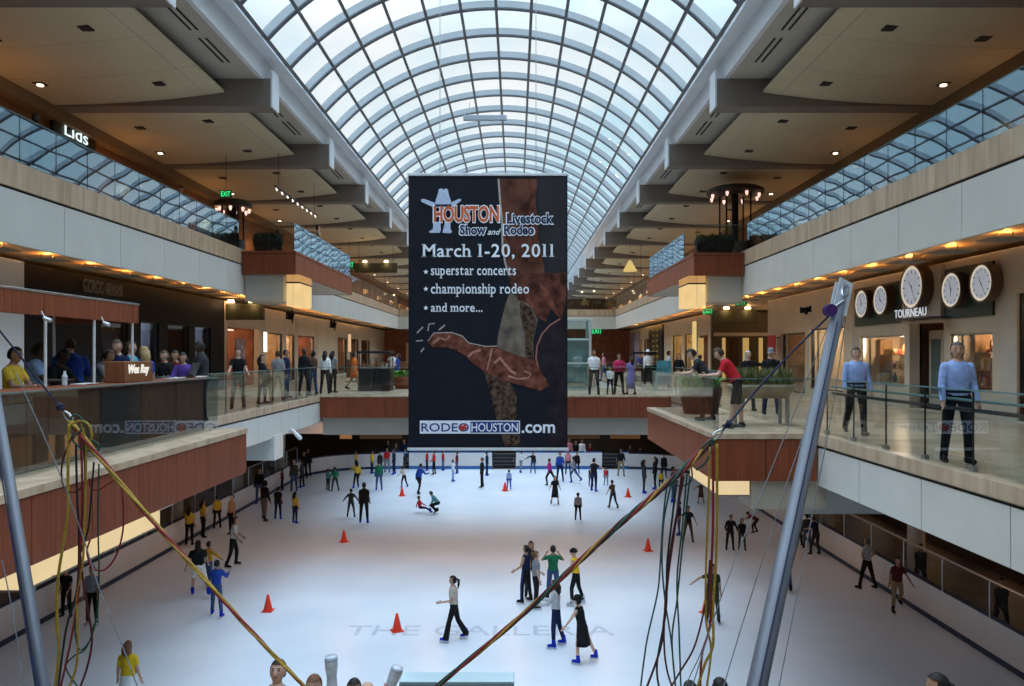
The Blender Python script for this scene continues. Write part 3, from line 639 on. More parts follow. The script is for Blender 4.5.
rw('woman in black standing by the teal poster stand', 679, 353, 35.0, 'C', 'stand2', 'black', 'black', sk='l', hstyle='long', sleeve='long')
rw('person in dark jacket far behind the leaning boys', 700, 354, 33.0, 'A', 'stand', 'black', 'black', sleeve='long')
rw('person in pink far behind the walkway rail', 604, 352, 46.0, 'L', 'walk', 'pink', 'denim', sk='m')
rw('person in blue far behind the walkway rail', 640, 353, 50.0, 'C', 'walk', 'blue', 'black', sk='t', sleeve='long')
on_mezz('boy in black and white tee leaning over the right balcony rail', 708, 351, 18.3, 75, 'railrest', 'charcoal', 'black', sk='l', det=1, hk=1.12)
on_mezz('young man in red polo and black shorts leaning over the right balcony rail', 737, 351, 16.4, 75, 'railrest', 'red', 'black', legs='shorts', sk='l', hair='brown', det=1, hk=1.13, build=1.05)
on_mezz('white-haired woman in black with a hand to her head behind the planter', 748, 350, 21.6, 'C', 'headtouch', 'black', 'black', sk='l', hair='white', sleeve='long', det=1, hstyle='long')
on_mezz('man in black jacket and grey cap behind the planter', 771, 348, 20.3, 'C', 'stand', 'black', 'navy', sk='l', sleeve='long', hstyle='cap', hat='grey', build=1.2, det=1)
on_mezz('man in pale blue shirt and dark trousers walking near the right grey pole', 856, 346, 15.0, 172, 'manwalk', 'shirtblue', 'black', sk='l', hair='brown', sleeve='long', det=2, build=1.15, belt=1)
on_mezz('man in blue shirt walking nearest along the right glass rail', 957, 340, 11.15, 170, 'manwalk', 'shirtblue', 'black', sk='t', hair='grey', sleeve='long', det=2, build=1.08, belt=1, l=(10, 3, 14), r=(-6, 3, 4), yaw=-10)
# upper level
ZU = 12.28
on_mezz('man leaning on the upper left rail in grey tee', 177, 172, 28.5, -120, 'railrest', 'grey', 'denim', zf=ZU, sk='t', lean=12)
on_mezz('dark figure behind the near upper left glass', 36, 112, 19.0, -90, 'stand', 'charcoal', 'black', zf=ZU, sk='d')
on_mezz('person in blue on the upper left balcony', 279, 229, 34.0, 60, 'desk', 'blue', 'black', zf=ZU, sleeve='long')
on_mezz('person in tan standing at the upper left balcony rail', 318, 225, 36.0, -60, 'stand', 'tan', 'tan', zf=ZU, sk='l')
on_mezz('dark-haired person above the upper right rail, left one of two', 847, 155, 25.5, 'L', 'stand', 'black', 'black', zf=ZU, sk='m')
on_mezz('dark-haired person above the upper right rail, right one of two', 867, 149, 24.0, 'R', 'stand', 'black', 'black', zf=ZU, sk='m')
# ---------------------------------------------------------------- people on the landing in front
ZL = 2.85
on_mezz('smiling man in pale blue shirt with dark hair at the bottom of the photo', 277, 659, 8.55, 'C', 'stand', 'shirtblue', 'charcoal', zf=ZL, sk='l', hair='black', sleeve='long', det=2, head=-14)
on_mezz('person with auburn hair at the bottom, right of the smiling man', 314, 673, 8.4, 'C', 'stand', 'beige', 'black', zf=ZL, sk='l', hair='auburn', det=2)
on_mezz('dark-haired person holding up a clear roll at the bottom', 354, 677, 8.6, 'C', 'stand', 'black', 'black', zf=ZL, sk='m', hair='black', sleeve='long', det=2, ar=(128, 4, 34, 0))
on_mezz('bald person at the bottom edge beside the second clear roll', 367, 680, 8.0, 'C', 'stand', 'beige', 'black', zf=ZL, sk='l', hstyle='bald', det=2, al=(122, 12, 34, 0))
on_mezz('dark-haired person at the bottom edge beneath the yellow cord', 690, 679, 8.4, 'A', 'stand', 'navy', 'black', zf=ZL, hair='black', det=1)
on_mezz('black-haired person at the bottom edge left of the right pole', 720, 676, 8.3, 'A', 'stand', 'black', 'black', zf=ZL, hair='black', det=1)
on_mezz('dark-haired person at the bottom right edge', 938, 671, 8.0, 60, 'stand', 'black', 'black', zf=ZL, hair='black', det=1, hstyle='long')
# ---------------------------------------------------------------- materials of the building
WHITE = mat('panel_white', (.59, .595, .57), .5, .03, 1.2)
GREYP = mat('panel_grey', (.50, .50, .48), .6, .04, 1.2)
STONE = mat('travertine', (.46, .32, .21), .4, .10, 2.2, stretch=(2, 2, .25), rgb2=(.60, .46, .33))
FLOORM = mat('floor_stone', (.40, .30, .20), .26, .14, .8, rgb2=(.52, .42, .31), spec=.5)
ICE = mat('ice', (.74, .80, .90), .32, .035, .35, rgb2=(.80, .85, .93), spec=.3)
WOOD = woodmat('red_wood', (.215, .058, .026)); WOODL = woodmat('tan_wood', (.36, .22, .12)); WOODD = woodmat('dark_wood', (.07, .035, .02))
BEIGE = mat('ceiling_beige', (.62, .56, .40), .7, .03, .8); SOFF = mat('soffit', (.50, .47, .41), .7, .04, 1.0); BEAM = mat('beam_grey', (.22, .195, .175), .65, .05, 1.0)
CURB = mat('curb', (.72, .75, .80), .5, .03, 1.0); STEEL = mat('steel_white', (.43, .465, .50), .45, .05, 1.5); STEELD = mat('steel_dark', (.13, .15, .18), .45, .1, 2)
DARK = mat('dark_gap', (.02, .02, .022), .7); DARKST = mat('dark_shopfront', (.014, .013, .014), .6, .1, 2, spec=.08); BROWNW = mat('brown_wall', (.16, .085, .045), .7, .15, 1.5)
METAL = mat('brushed_metal', (.45, .46, .47), .3, .08, 12, metal=.9); BLACKM = mat('black_metal', (.015, .015, .017), .4)
GLASS = glassmat('rail_glass', (.93, .965, .96), .05); GLASSU = glassmat('upper_rail_glass', (.62, .74, .78), .15, .035, .8, 2.6, (.62, .76, .86)); GLASSV = glassmat('roof_glass', (.98, .995, 1.0), .01, power=9); GLASSD = glassmat('shop_glass', (.95, .97, .97), .04); GLASSE = glassmat('lift_glass', (.82, .92, .93), .10)
GLASSR = glassmat('rink_glass', (.82, .85, .85), .01, power=9)
TEALE = mat('glass_edge', (.10, .20, .20), .3, .05); BLUEK = mat('blue_kickplate', (.03, .13, .38), .5, .1); NAVYK = mat('navy_kickplate', (.02, .04, .10), .5, .1); BOARD = mat('rink_board', (.68, .68, .68), .45, .05, .7)
LAMPW = emit('lamp_warm', (1.0, .62, .28), 14.0); LAMPN = emit('lamp_neutral', (1.0, .75, .55), 3.0); LANT = emit('lantern_panel', (1.0, .70, .32), .85); STRIP = emit('strip_panel', (1.0, .78, .44), .78)
EXITG = emit('exit_green', (.06, .95, .30), 1.3)

def seams(x, y0, y1, z0, z1, side, m, name, step=2.7, th=.06, gap=.016, start=0.0):
    """row of cladding panels on a plane x = const; side +1: the panels face +x"""
    e = MB(); y = y0 + start
    edges = [y0]
    while y < y1 - .2:
        if y > y0 + .2: edges.append(y)
        y += step
    edges.append(y1)
    for a, b in zip(edges[:-1], edges[1:]):
        e.bbox(min(x, x - side * th), max(x, x - side * th), a + gap / 2, b - gap / 2, z0, z1, .004)
    return struct(e.build(name, m))
def seams_x(y, x0, x1, z0, z1, m, name, step=1.1, th=.06, gap=.012):
    e = MB(); n = max(1, round((x1 - x0) / step)); w = (x1 - x0) / n
    for i in range(n): e.bbox(x0 + i * w + gap / 2, x0 + (i + 1) * w - gap / 2, y, y + th, z0, z1, .004)
    return struct(e.build(name, m))
def slab(name, x0, x1, y0, y1, z0, z1, m): return struct(MB().box(x0, x1, y0, y1, z0, z1).build(name, m))

# ---------------------------------------------------------------- ice and boards
YEND = 126.0
XL, XR, YN, YF = -14.1, 12.5, 11.3, 54.2
def rink_path(r, off=0.0, n=9):
    x0, x1, y0, y1 = XL - off, XR + off, YN, YF + off; rr = r + off; pts = [(x0, y0)]
    for k in range(n + 1):
        a = math.pi - k * math.pi / 2 / n; pts.append((x0 + rr + rr * math.cos(a), y1 - rr + rr * math.sin(a)))
    for k in range(n + 1):
        a = math.pi / 2 - k * math.pi / 2 / n; pts.append((x1 - rr + rr * math.cos(a), y1 - rr + rr * math.sin(a)))
    pts.append((x1, y0)); return pts
slab('floor', -19.5, 18.0, -12, YEND, -.3, -.02, mat('ground_floor', (.12, .09, .07), .5, .2, 1.0))
RP = rink_path(4.6)
ice = MB(); n = len(RP); ice.add([(x, y, 0.0) for x, y in RP] + [(x, y, -.018) for x, y in RP], [tuple(range(n - 1, -1, -1)), tuple(range(n, 2 * n))] + [(i, (i + 1) % n, n + (i + 1) % n, n + i) for i in range(n)])
struct(ice.build('floor_ice', ICE))
def boards(side_pts, z0, z1, th, m, name):
    e = MB()
    for i in range(len(side_pts) - 1):
        (ax, ay), (bx, by) = side_pts[i], side_pts[i + 1]; d = Vector((bx - ax, by - ay, 0)); 
        if d.length < 1e-5: continue
        nrm = Vector((-d.y, d.x, 0)).normalized() * th; g = d.normalized() * .0
        a = Vector((ax, ay, 0)); b = Vector((bx, by, 0)); vs = []
        for z in (z0, z1): vs += [(a.x, a.y, z), (b.x, b.y, z), (b.x + nrm.x, b.y + nrm.y, z), (a.x + nrm.x, a.y + nrm.y, z)]
        e.add(vs, [(0, 3, 2, 1), (4, 5, 6, 7), (0, 1, 5, 4), (1, 2, 6, 5), (2, 3, 7, 6), (3, 0, 4, 7)])
    return struct(e.build(name, m))
GATES = [(X(492, YF), X(516, YF)), (X(602, YF), X(620, YF)), (X(403, YF), X(409, YF))]
nl = 11
left_p = RP[:nl]; right_p = RP[nl:]; 
endx = sorted([(left_p[-1][0]), (right_p[0][0])]); cuts = [left_p[-1][0]]
for a, b in sorted(GATES): cuts += [a, b]
cuts.append(right_p[0][0])
def subdivide(pts, step=3.2):
    out = [pts[0]]
    for a, b in zip(pts[:-1], pts[1:]):
        L = math.dist(a, b); k = max(1, int(L / step))
        for j in range(1, k + 1): out.append((a[0] + (b[0] - a[0]) * j / k, a[1] + (b[1] - a[1]) * j / k))
    return out
for nm, pts in (('left', left_p), ('right', right_p)):
    boards(pts, 0.0, .17, .10, NAVYK, 'baseboard_' + nm); boards(pts, .17, 1.06, .09, BOARD, 'wall_boards_' + nm); boards(pts, 1.06, 1.12, .13, NAVYK, 'trim_boards_' + nm)
for i in range(0, len(cuts), 2):
    pts = [(cuts[i], YF), (cuts[i + 1], YF)]
    boards(pts, 0.0, .22, .10, BLUEK, 'baseboard_end'); boards(pts, .22, 1.14, .09, BOARD, 'wall_boards_end'); boards(pts, 1.14, 1.20, .13, BLUEK, 'trim_boards_end')
for k, (a, b) in enumerate(sorted(GATES)):
    g = thing('rink_gate', ['dark narrow gate in the far boards beside the banner edge', 'dark gate with bars in the far boards below the banner', 'open dark gate in the far boards right of the banner'][k], 'gate', ((a + b) / 2, YF + .5, -.05))
    w = (b - a) / 2 - .06
    MB().bbox(-w, w, 0, .06, .05, 1.1).build('door_panel', DARK, g)
    for z in (.25, .5, .75, 1.02): MB().bbox(-w, w, -.03, 0, z, z + .05).build('bar', mat('gate_bar', (.10, .11, .13), .5), g)
    MB().tube([(w - .12, -.05, .5), (w - .12, -.05, .75)], .02).build('handle', METAL, g)
# glass screens above the side boards
def screen(pts, label, name):
    t = thing(name, label, 'glass screen', (0, 0, 0)); pts = subdivide(pts, 2.2)
    for a, b in zip(pts[:-1], pts[1:]):
        d = Vector((b[0] - a[0], b[1] - a[1], 0)); nn = Vector((-d.y, d.x, 0)).normalized() * .05; q = d.normalized() * .03; h = .008
        A = Vector((*a, 0)) + nn + q; B = Vector((*b, 0)) + nn - q; k = nn.normalized() * h; e = MB(); vs = []
        for z in (1.12, 2.0): vs += [A + Vector((0, 0, z)), B + Vector((0, 0, z)), B + k + Vector((0, 0, z)), A + k + Vector((0, 0, z))]
        e.add(vs, [(0, 3, 2, 1), (4, 5, 6, 7), (0, 1, 5, 4), (1, 2, 6, 5), (2, 3, 7, 6), (3, 0, 4, 7)]); e.build('glass_pane', GLASSR, t)
        MB().tube([Vector((*a, 1.1)) + nn, Vector((*a, 2.04)) + nn], .025, 6).build('post', METAL, t)
    e = MB(); e.tube([(p[0] + (.05 if p[0] > 0 else -.05), p[1], 2.04) for p in pts], .035, 8); e.build('top_rail', METAL, t)
    return t
screen([RP[-1], (XR, YF - 4.6)], 'long glass screen with metal top rail above the right rink boards', 'rink_screen')
screen([(XL, YF - 4.6), RP[0]], 'long glass screen with metal top rail above the left rink boards', 'rink_screen')
# lettering frozen into the ice
t = lettering('ice_lettering', 'THE GALLERIA', mat('ice_paint', (.56, .61, .70), .4, .1, 3), (X(480, 22.45), 22.45, .0035), width=7.75, height=.80, facing='z', ext=.001)
tag(t, 'pale grey words painted in the ice across the near centre of the rink', 'lettering')

# ---------------------------------------------------------------- ground level surroundings
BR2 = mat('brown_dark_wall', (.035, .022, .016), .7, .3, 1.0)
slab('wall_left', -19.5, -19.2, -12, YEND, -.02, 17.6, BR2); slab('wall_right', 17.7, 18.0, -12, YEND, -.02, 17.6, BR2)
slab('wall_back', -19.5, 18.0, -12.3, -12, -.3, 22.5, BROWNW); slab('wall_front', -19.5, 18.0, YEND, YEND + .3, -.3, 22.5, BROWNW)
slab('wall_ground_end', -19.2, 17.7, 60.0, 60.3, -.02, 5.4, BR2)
slab('floor_landing', -19.2, 17.7, -12, 11.1, 2.55, 2.85, FLOORM); slab('wall_landing', -19.2, 17.7, 10.9, 11.15, -.02, 2.55, WHITE)
wi = 0
for (x0, x1, m) in [(X(340, 60), X(352, 60), emit('dim_warm', (1.0, .45, .18), .25)), (X(360, 60), X(402, 60), emit('dim_brown', (.9, .5, .28), .05)), (X(560, 60), X(600, 60), emit('dim_brown', (.9, .5, .28), .05)), (X(610, 60), X(640, 60), emit('dim_warm2', (1.0, .5, .2), .08))]:
    wi += 1; f = struct(MB().bbox(x0, x1, 59.9, 60, 1.5, 3.4).build('window_%d' % wi, m))
random.seed(3)
for side in (-1, 1):
    x = -19.18 if side < 0 else 17.68
    y = 14.0
    while y < 56:
        w = random.choice([1.2, 2.0, 2.6]); wi += 1; s = random.choice([.2, .6, 1.2]) if side > 0 else random.choice([.06, .15, .4])
        struct(MB().bbox(min(x, x - side * .06), max(x, x - side * .06), y, y + w, .6, 3.0).build('window_%d' % wi, emit('shop_glow_%d' % int(s * 100), (1.0, .55, .25), s))); y += w + random.choice([1.2, 2.0, 3.1])
for y in (20.2, 28.2, 36.2, 44.2, 52.2):       # round columns of the ground level
    for x in (-15.9, 14.6):
        c = MB().lathe([(.33, -.02), (.33, .1), (.30, .14), (.30, 5.4)], (x, y, 0), 18).build('column', GREYP, None, True); struct(c)
# ---------------------------------------------------------------- middle level: slabs, fascias, beams
ML, MR = -7.5, 5.95
slab('floor_middle_left', -19.2, ML - .08, -12, YEND, 5.5, 6.18, GREYP); slab('floor_middle_right', MR + .08, 17.7, -12, YEND, 5.5, 6.18, GREYP)
slab('floor_stone_left', -19.2, ML + .02, -12, YEND, 6.22, ZM, FLOORM); slab('floor_stone_right', MR - .02, 17.7, -12, YEND, 6.22, ZM, FLOORM)
slab('trim_1', ML - .09, ML - .03, -12, YEND, 6.17, 6.23, DARK); slab('trim_2', MR + .03, MR + .09, -12, YEND, 6.17, 6.23, DARK)
seams(ML, 16.4, YEND, 5.43, 6.17, 1, WHITE, 'wall_fascia_left', 2.05, .08); seams(MR, -6, YEND, 5.43, 6.17, -1, mat('panel_warm_white', (.62, .60, .555), .5, .03, 1.2), 'wall_fascia_right', 2.05, .08, .02, .95)
seams(ML + .03, 16.4, YEND, 6.235, 6.445, 1, STONE, 'trim_3', 1.2, .03, .006); seams(MR - .03, -6, YEND, 6.235, 6.445, -1, STONE, 'trim_4', .6, .03, .006)
for y in (15.9, 23.8, 31.9, 40.0, 48.1):
    slab('ceiling_beam', -15.8, ML + .06, y, y + .9, 4.75, 5.5, WHITE if y > 20 else GREYP); slab('ceiling_beam', MR - .03, 14.4, y, y + .9, 4.73, 5.5, GREYP)
slab('floor_middle_back', -7.4, 5.9, -12, .35, 6.0, ZM, FLOORM); slab('floor_middle_end', -7.4, 5.9, 58, YEND, 5.5, ZM, FLOORM)
# bridge
BY0, BY1 = 29.5, 37.2
slab('floor_bridge', ML + .03, MR - .03, BY0 + .07, BY1, 5.62, ZM, FLOORM); seams_x(BY0, ML + .03, MR - .03, 5.60, 6.39, WOOD, 'trim_5', 1.25); slab('trim_6', ML + .03, MR - .03, BY0 - .03, BY0 + .1, 6.392, 6.46, STONE)
slab('trim_7', ML + .06, MR - .06, BY0 + .25, BY1 - .3, 4.93, 5.61, mat('girder', (.36, .34, .29), .6, .04, 1))
# balconies of the middle level
def balcony(x0, x1, y0, y1, ztop, zb, side, m=WOOD, ledge=STONE, nm='floor_balcony'):
    f = slab(nm, x0 + .06, x1 - .06, y0 + .06, y1 - .06, zb + .02, ztop - .10, GREYP)
    slab('trim_ledge', x0 - .02, x1 + .02, y0 - .02, y1 + .02, ztop - .10, ztop, ledge)
    xi = x1 if side < 0 else x0                      # the face towards the hall
    seams(xi, y0, y1, zb, ztop - .11, 1 if side < 0 else -1, m, 'trim_wood', 1.3)
    seams_x(y0, x0, x1, zb, ztop - .11, m, 'trim_wood', 1.0); seams_x(y1 - .06, x0, x1, zb, ztop - .11, m, 'trim_wood', 1.0)
balcony(ML + .03, -5.7, 6.5, 16.35, ZM, 5.52, -1); balcony(3.9, MR - .03, 15.2, 22.9, ZM, 5.52, 1)
def striplight(x0, x1, y0, y1, z0, z1, label, sidex, side):
    t = thing('light_box', label, 'light', (0, 0, 0)); n = max(1, round((y1 - y0) / .55)); w = (y1 - y0) / n
    MB().box(x0 + .05, x1 - .05, y0 + .05, y1 - .05, z0 + .02, z1).build('body', BLACKM, t)
    for i in range(n):
        MB().bbox(min(sidex, sidex - side * .04), max(sidex, sidex - side * .04), y0 + i * w + .03, y0 + (i + 1) * w - .03, z0, z1, .004).build('side_panel', STRIP, t)
    n = max(1, round((x1 - x0) / .45)); w = (x1 - x0) / n
    for yy, nm in ((y0, 'front_panel'),):
        for i in range(n): MB().bbox(x0 + i * w + .012, x0 + (i + 1) * w - .012, yy, yy + .04, z0, z1, .004).build(nm, STRIP, t)
    e = MB(); e.box(x0 + .01, x1 - .01, y0 + .01, y1 - .01, z0 - .03, z0); e.build('bottom_frame', BEAM, t)
striplight(ML + .12, -5.86, 9.2, 12.75, 5.20, 5.50, 'long glowing yellow light strip under the left wooden balcony', -5.86, 1)
striplight(3.98, 4.62, 15.26, 17.7, 5.24, 5.52, 'glowing yellow light box under the right wooden balcony', 3.98, -1)
slab('ceiling_beam', 4.66, MR + .2, 15.3, 16.2, 4.95, 5.52, mat('beige_beam', (.42, .36, .29), .6, .05, 1))
# ---------------------------------------------------------------- upper level
UL, UR = -11.1, 9.4
for nm, x, s, xo in (('left', UL, 1, -19.2), ('right', UR, -1, 17.7)):
    slab('floor_upper_' + nm, min(xo, x - s * .08), max(xo, x - s * .08), -12, YEND, 10.62, 11.66, mat('soffit_tan', (.52, .38, .24), .6, .05, 1))
    slab('floor_upper_stone_' + nm, min(xo, x - s * .04), max(xo, x - s * .04), -12, YEND, 11.70, 12.28, FLOORM)
    slab('trim_gap_' + nm, min(x - s * .05, x - s * .12), max(x - s * .05, x - s * .12), -12, 73, 11.62, 11.72, DARK)
    seams(x, -12, 73, 10.45, 11.64, s, WHITE if s > 0 else mat('panel_warm_white', (.62, .60, .555), .5, .03, 1.2), 'wall_fascia_upper_' + nm, 2.7, .08, .02, 1.3)
    seams(x + s * .02, -12, 73, 11.70, 12.29, s, STONE, 'trim_stone_' + nm, 1.35, .06, .008)
slab('floor_upper_end', UL + .1, UR - .1, 73.1, YEND, 10.62, 12.27, GREYP); seams_x(73, UL, UR, 10.45, 11.64, WHITE, 'wall_fascia_end', 4.0, .08); seams_x(72.97, UL, UR, 11.70, 12.29, STONE, 'trim_stone_end', 1.4)
balcony(UL + .04, -8.9, 31.2, 42.0, 12.2, 11.25, -1, WOOD, WOOD, 'floor_balcony_upper'); balcony(7.3, UR - .04, 31.7, 43.0, 12.2, 11.25, 1, WOOD, WOOD, 'floor_balcony_upper')
for (x0, x1, y0, y1) in ((UL + .02, -9.5, 31.6, 33.8), (7.95, UR - .02, 32.1, 34.3)):
    slab('wall_recess', x0, x1, y0, y1, 10.2, 11.25, GREYP)
def lantern(x0, x1, y0, y1, label):
    t = thing('lantern', label, 'light', (0, 0, 0)); z0, z1, zs = 10.0, 11.24, 10.92
    MB().box(x0 + .04, x1 - .04, y0 + .04, y1 - .04, z0 + .02, z1).build('core', GREYP, t)
    def pan(nm, a0, a1, b0, b1, c0, c1, m): MB().bbox(a0, a1, b0, b1, c0, c1, .004).build(nm, m, t)
    LB = emit('lantern_band', (1.0, .55, .20), .55)
    xm = (x0 + x1) / 2; ym = (y0 + y1) / 2
    for (a, b) in ((x0, xm), (xm, x1)):
        pan('front_panel', a + .012, b - .012, y0, y0 + .03, z0, zs - .03, LANT); pan('top_band', a + .012, b - .012, y0, y0 + .03, zs + .03, z1, LB)
    for (a, b) in ((y0, ym), (ym, y1)):
        for xx in (x0, x1 - .03):
            pan('side_panel', xx, xx + .03, a + .012, b - .012, z0, zs - .03, LANT); pan('top_band', xx, xx + .03, a + .012, b - .012, zs + .03, z1, LB)
    e = MB(); e.box(x0 - .01, x1 + .01, y0 - .01, y1 + .01, zs - .03, zs + .03); e.build('frame', BLACKM, t)
    pan('bottom_panel', x0 + .02, x1 - .02, y0 + .02, y1 - .02, z0 - .02, z0, LANT)
lantern(-9.25, -8.72, 31.15, 33.0, 'glowing square lantern under the upper left wooden balcony'); lantern(7.05, 7.75, 31.6, 33.5, 'glowing square lantern under the upper right wooden balcony')
# ---------------------------------------------------------------- roof: soffits, ceiling panels, beams, vault
def xo(side, w): return C0 + side * w
for side, nm in ((-1, 'left'), (1, 'right')):
    a, b = sorted((xo(side, 7.9), 17.7 if side > 0 else -19.2)); slab('ceiling_soffit_' + nm, a, b, -12, YEND, 17.3, 17.55, SOFF)
    a, b = sorted((xo(side, 7.75), xo(side, 7.9))); slab('wall_curb_' + nm, a, b, -12, YEND, 17.29, 18.25, CURB)
    a, b = sorted((xo(side, 7.30), xo(side, 7.9))); slab('trim_curb_' + nm, a, b, -12, YEND, 18.02, 18.25, CURB)
    a, b = sorted((xo(side, 15.15), xo(side, 15.4))); slab('wall_upper_' + nm, a, b, -12, YEND, 12.28, 17.3, mat('upper_shop_wall', (.20, .09, .035), .7, .2, .7))
    a, b = sorted((xo(side, 14.75), xo(side, 15.16))); slab('trim_bulkhead_' + nm, a, b, -12, YEND, 16.0, 16.42, mat('bulkhead', (.24, .16, .09), .7, .1, 1))
BEAMS = [18.9 + 8.1 * k for k in range(-3, 13)]
for side in (-1, 1):
    for yb in BEAMS:
        a, b = sorted((xo(side, 7.5), xo(side, 15.15))); o = MB(); o.box(a, b, yb - 1.0, yb - .3, 16.36, 17.3); 
        bm = struct(o.build('ceiling_beam', BEAM)); a, b = sorted((xo(side, 7.44), xo(side, 7.50)))
        MB().bbox(a, b, yb - 1.02, yb - .28, 16.34, 17.6, .01).build('end_plate', CURB, bm)
    for i, yb in enumerate(BEAMS[:-1]):
        y0, y1 = yb - .10, yb + 8.1 - 1.03; n = 12; vs = []; fs = []
        for k in range(n + 1):
            w = 9.05 + (15.0 - 9.05) * k / n; z = 16.40 + .42 * ((15.15 - w) / 6.1) ** 2.2
            for yy in (y0, y1): vs += [(xo(side, w), yy, z), (xo(side, w), yy, z + .09)]
        for k in range(n):
            p = k * 4; q = p + 4; fs += [(p, p + 2, q + 2, q), (p + 1, q + 1, q + 3, p + 3), (p, q, q + 1, p + 1), (p + 2, p + 3, q + 3, q + 2)]
        fs += [(0, 1, 3, 2), (n * 4, n * 4 + 2, n * 4 + 3, n * 4 + 1)]
        pn = struct(MB().add(vs, fs).build('ceiling_panel', BEIGE))
        def zp(w): return 16.40 + .42 * ((15.15 - w) / 6.1) ** 2.2
        if yb > 8:
            for (w, fy, lit) in ((10.6, .80, 0), (13.2, .25, 0), (10.6, .22, 0), (14.0, .72, 1)):
                yy = y0 + (y1 - y0) * fy; xx = xo(side, w); z = zp(w)
                MB().bbox(xx - .16, xx + .16, yy - .16, yy + .16, z - .03, z + .04, .01).build('recessed_light' if not lit else 'lit_downlight', DARK if not lit else mat('dl', (.05, .03, .02)), pn)
                if lit: MB().lathe([(.10, -.05), (.10, 0)], (xx, yy, z - .02), 12).build('lamp', LAMPN, pn)
            e = MB()
            for k in (1, 2): 
                yy = y0 + (y1 - y0) * k / 3
                for j in range(n):
                    w0 = 9.05 + 5.95 * j / n; w1 = 9.05 + 5.95 * (j + 1) / n; xa, xb = xo(side, w0), xo(side, w1); za, zb = zp(w0) - .003, zp(w1) - .003
                    e.add([(xa, yy - .012, za), (xb, yy - .012, zb), (xb, yy + .012, zb), (xa, yy + .012, za)], [(0, 1, 2, 3)])
            xx = xo(side, 9.6); e.add([(xx - .012, y0, zp(9.6) - .004), (xx + .012, y0, zp(9.6) - .004), (xx + .012, y1, zp(9.6) - .004), (xx - .012, y1, zp(9.6) - .004)], [(0, 1, 2, 3)])
            e.build('panel_joint', mat('joint', (.40, .35, .25), .8), pn)
            e = MB()
            for (f0, f1) in ((.12, .46), (.54, .80)):
                for w in (8.35, 8.55): xx = xo(side, w); e.box(xx - .035, xx + .035, y0 + (y1 - y0) * f0, y0 + (y1 - y0) * f1, 17.285, 17.31)
            struct(e.build('ceiling_vent_slot', DARK))
# barrel vault
SPR, HW, RISE = 18.2, 7.38, 3.3; RAD = (HW * HW + RISE * RISE) / (2 * RISE); ZC = SPR + RISE - RAD; HA = math.asin(HW / RAD)
sky = thing('window_skylight', None, None); sky['kind'] = 'structure'
def arc(r0, r1, y0, y1, a0=-HA, a1=HA, n=48):
    vs = []; fs = []
    for k in range(n + 1):
        a = a0 + (a1 - a0) * k / n
        for r in (r0, r1):
            for y in (y0, y1): vs.append((C0 + r * math.sin(a), y, ZC + r * math.cos(a)))
    for k in range(n):
        p = k * 4; q = p + 4; fs += [(p, p + 1, q + 1, q), (p + 2, q + 2, q + 3, p + 3), (p, q, q + 2, p + 2), (p + 1, p + 3, q + 3, q + 1)]
    fs += [(0, 2, 3, 1), (n * 4, n * 4 + 1, n * 4 + 3, n * 4 + 2)]
    return vs, fs
RIB0 = 24.45; STEP = 2.46; y = RIB0 - 14 * STEP; ribs = []
while y < YEND - .5:
    o = MB(); o.add(*arc(RAD - .29, RAD - .02, y, y + .12)); o.add(*arc(RAD - .34, RAD - .29, y - .04, y + .16), 1); o.build('rib', [STEEL, STEELD], sky); y += STEP
for k in range(13):
    a = -HA + 2 * HA * k / 12; o = MB(); r0, r1 = RAD - .42, RAD - .33; d = Vector((math.sin(a), 0, math.cos(a))); t = Vector((math.cos(a), 0, -math.sin(a))) * .055; c = Vector((C0, 0, ZC)); vs = []
    for yy in (-12, YEND):
        for r in (r0, r1):
            for sg in (-1, 1): vs.append(c + d * r + t * sg + Vector((0, yy, 0)))
    o.add(vs, [(0, 1, 3, 2), (4, 6, 7, 5), (0, 4, 5, 1), (2, 3, 7, 6), (0, 2, 6, 4), (1, 5, 7, 3)]); o.build('purlin', STEELD, sky)
MB().add(*arc(RAD, RAD + .03, -12, YEND, n=24)).build('glazing', GLASSV, sky)
# ---------------------------------------------------------------- shops along both sides of the middle level
WLX, WRX = -13.2, 11.4

def point(loc, w, col=(1, .68, .38), r=.08):
    l = bpy.data.lights.new('lamp', 'POINT'); l.energy = w; l.color = col; l.shadow_soft_size = r
    o = bpy.data.objects.new('lamp', l); o.location = loc; PENDING.append(o)
def facade(side, d0, d1, m, ops=(), z0=ZM, z1=10.46, th=.35, name=None, hm=None):
    """shopfront wall with openings (da, db, za, zb)"""
    x = WLX if side < 0 else WRX; xa, xb = sorted((x, x + side * th)); e = MB(); d = d0
    for (a, b, za, zb) in sorted(ops):
        if a > d: e.box(xa, xb, d, a, z0, z1)
        if za > z0 + .01: e.box(xa, xb, a, b, z0, za)
        if zb < z1 - .01: e.box(xa, xb, a, b, zb, z1, 1)
        d = b
    if d < d1: e.box(xa, xb, d, d1, z0, z1)
    return struct(e.build(name or ('wall_shop_left' if side < 0 else 'wall_shop_right'), [m, hm or m]))
wn = [wi]
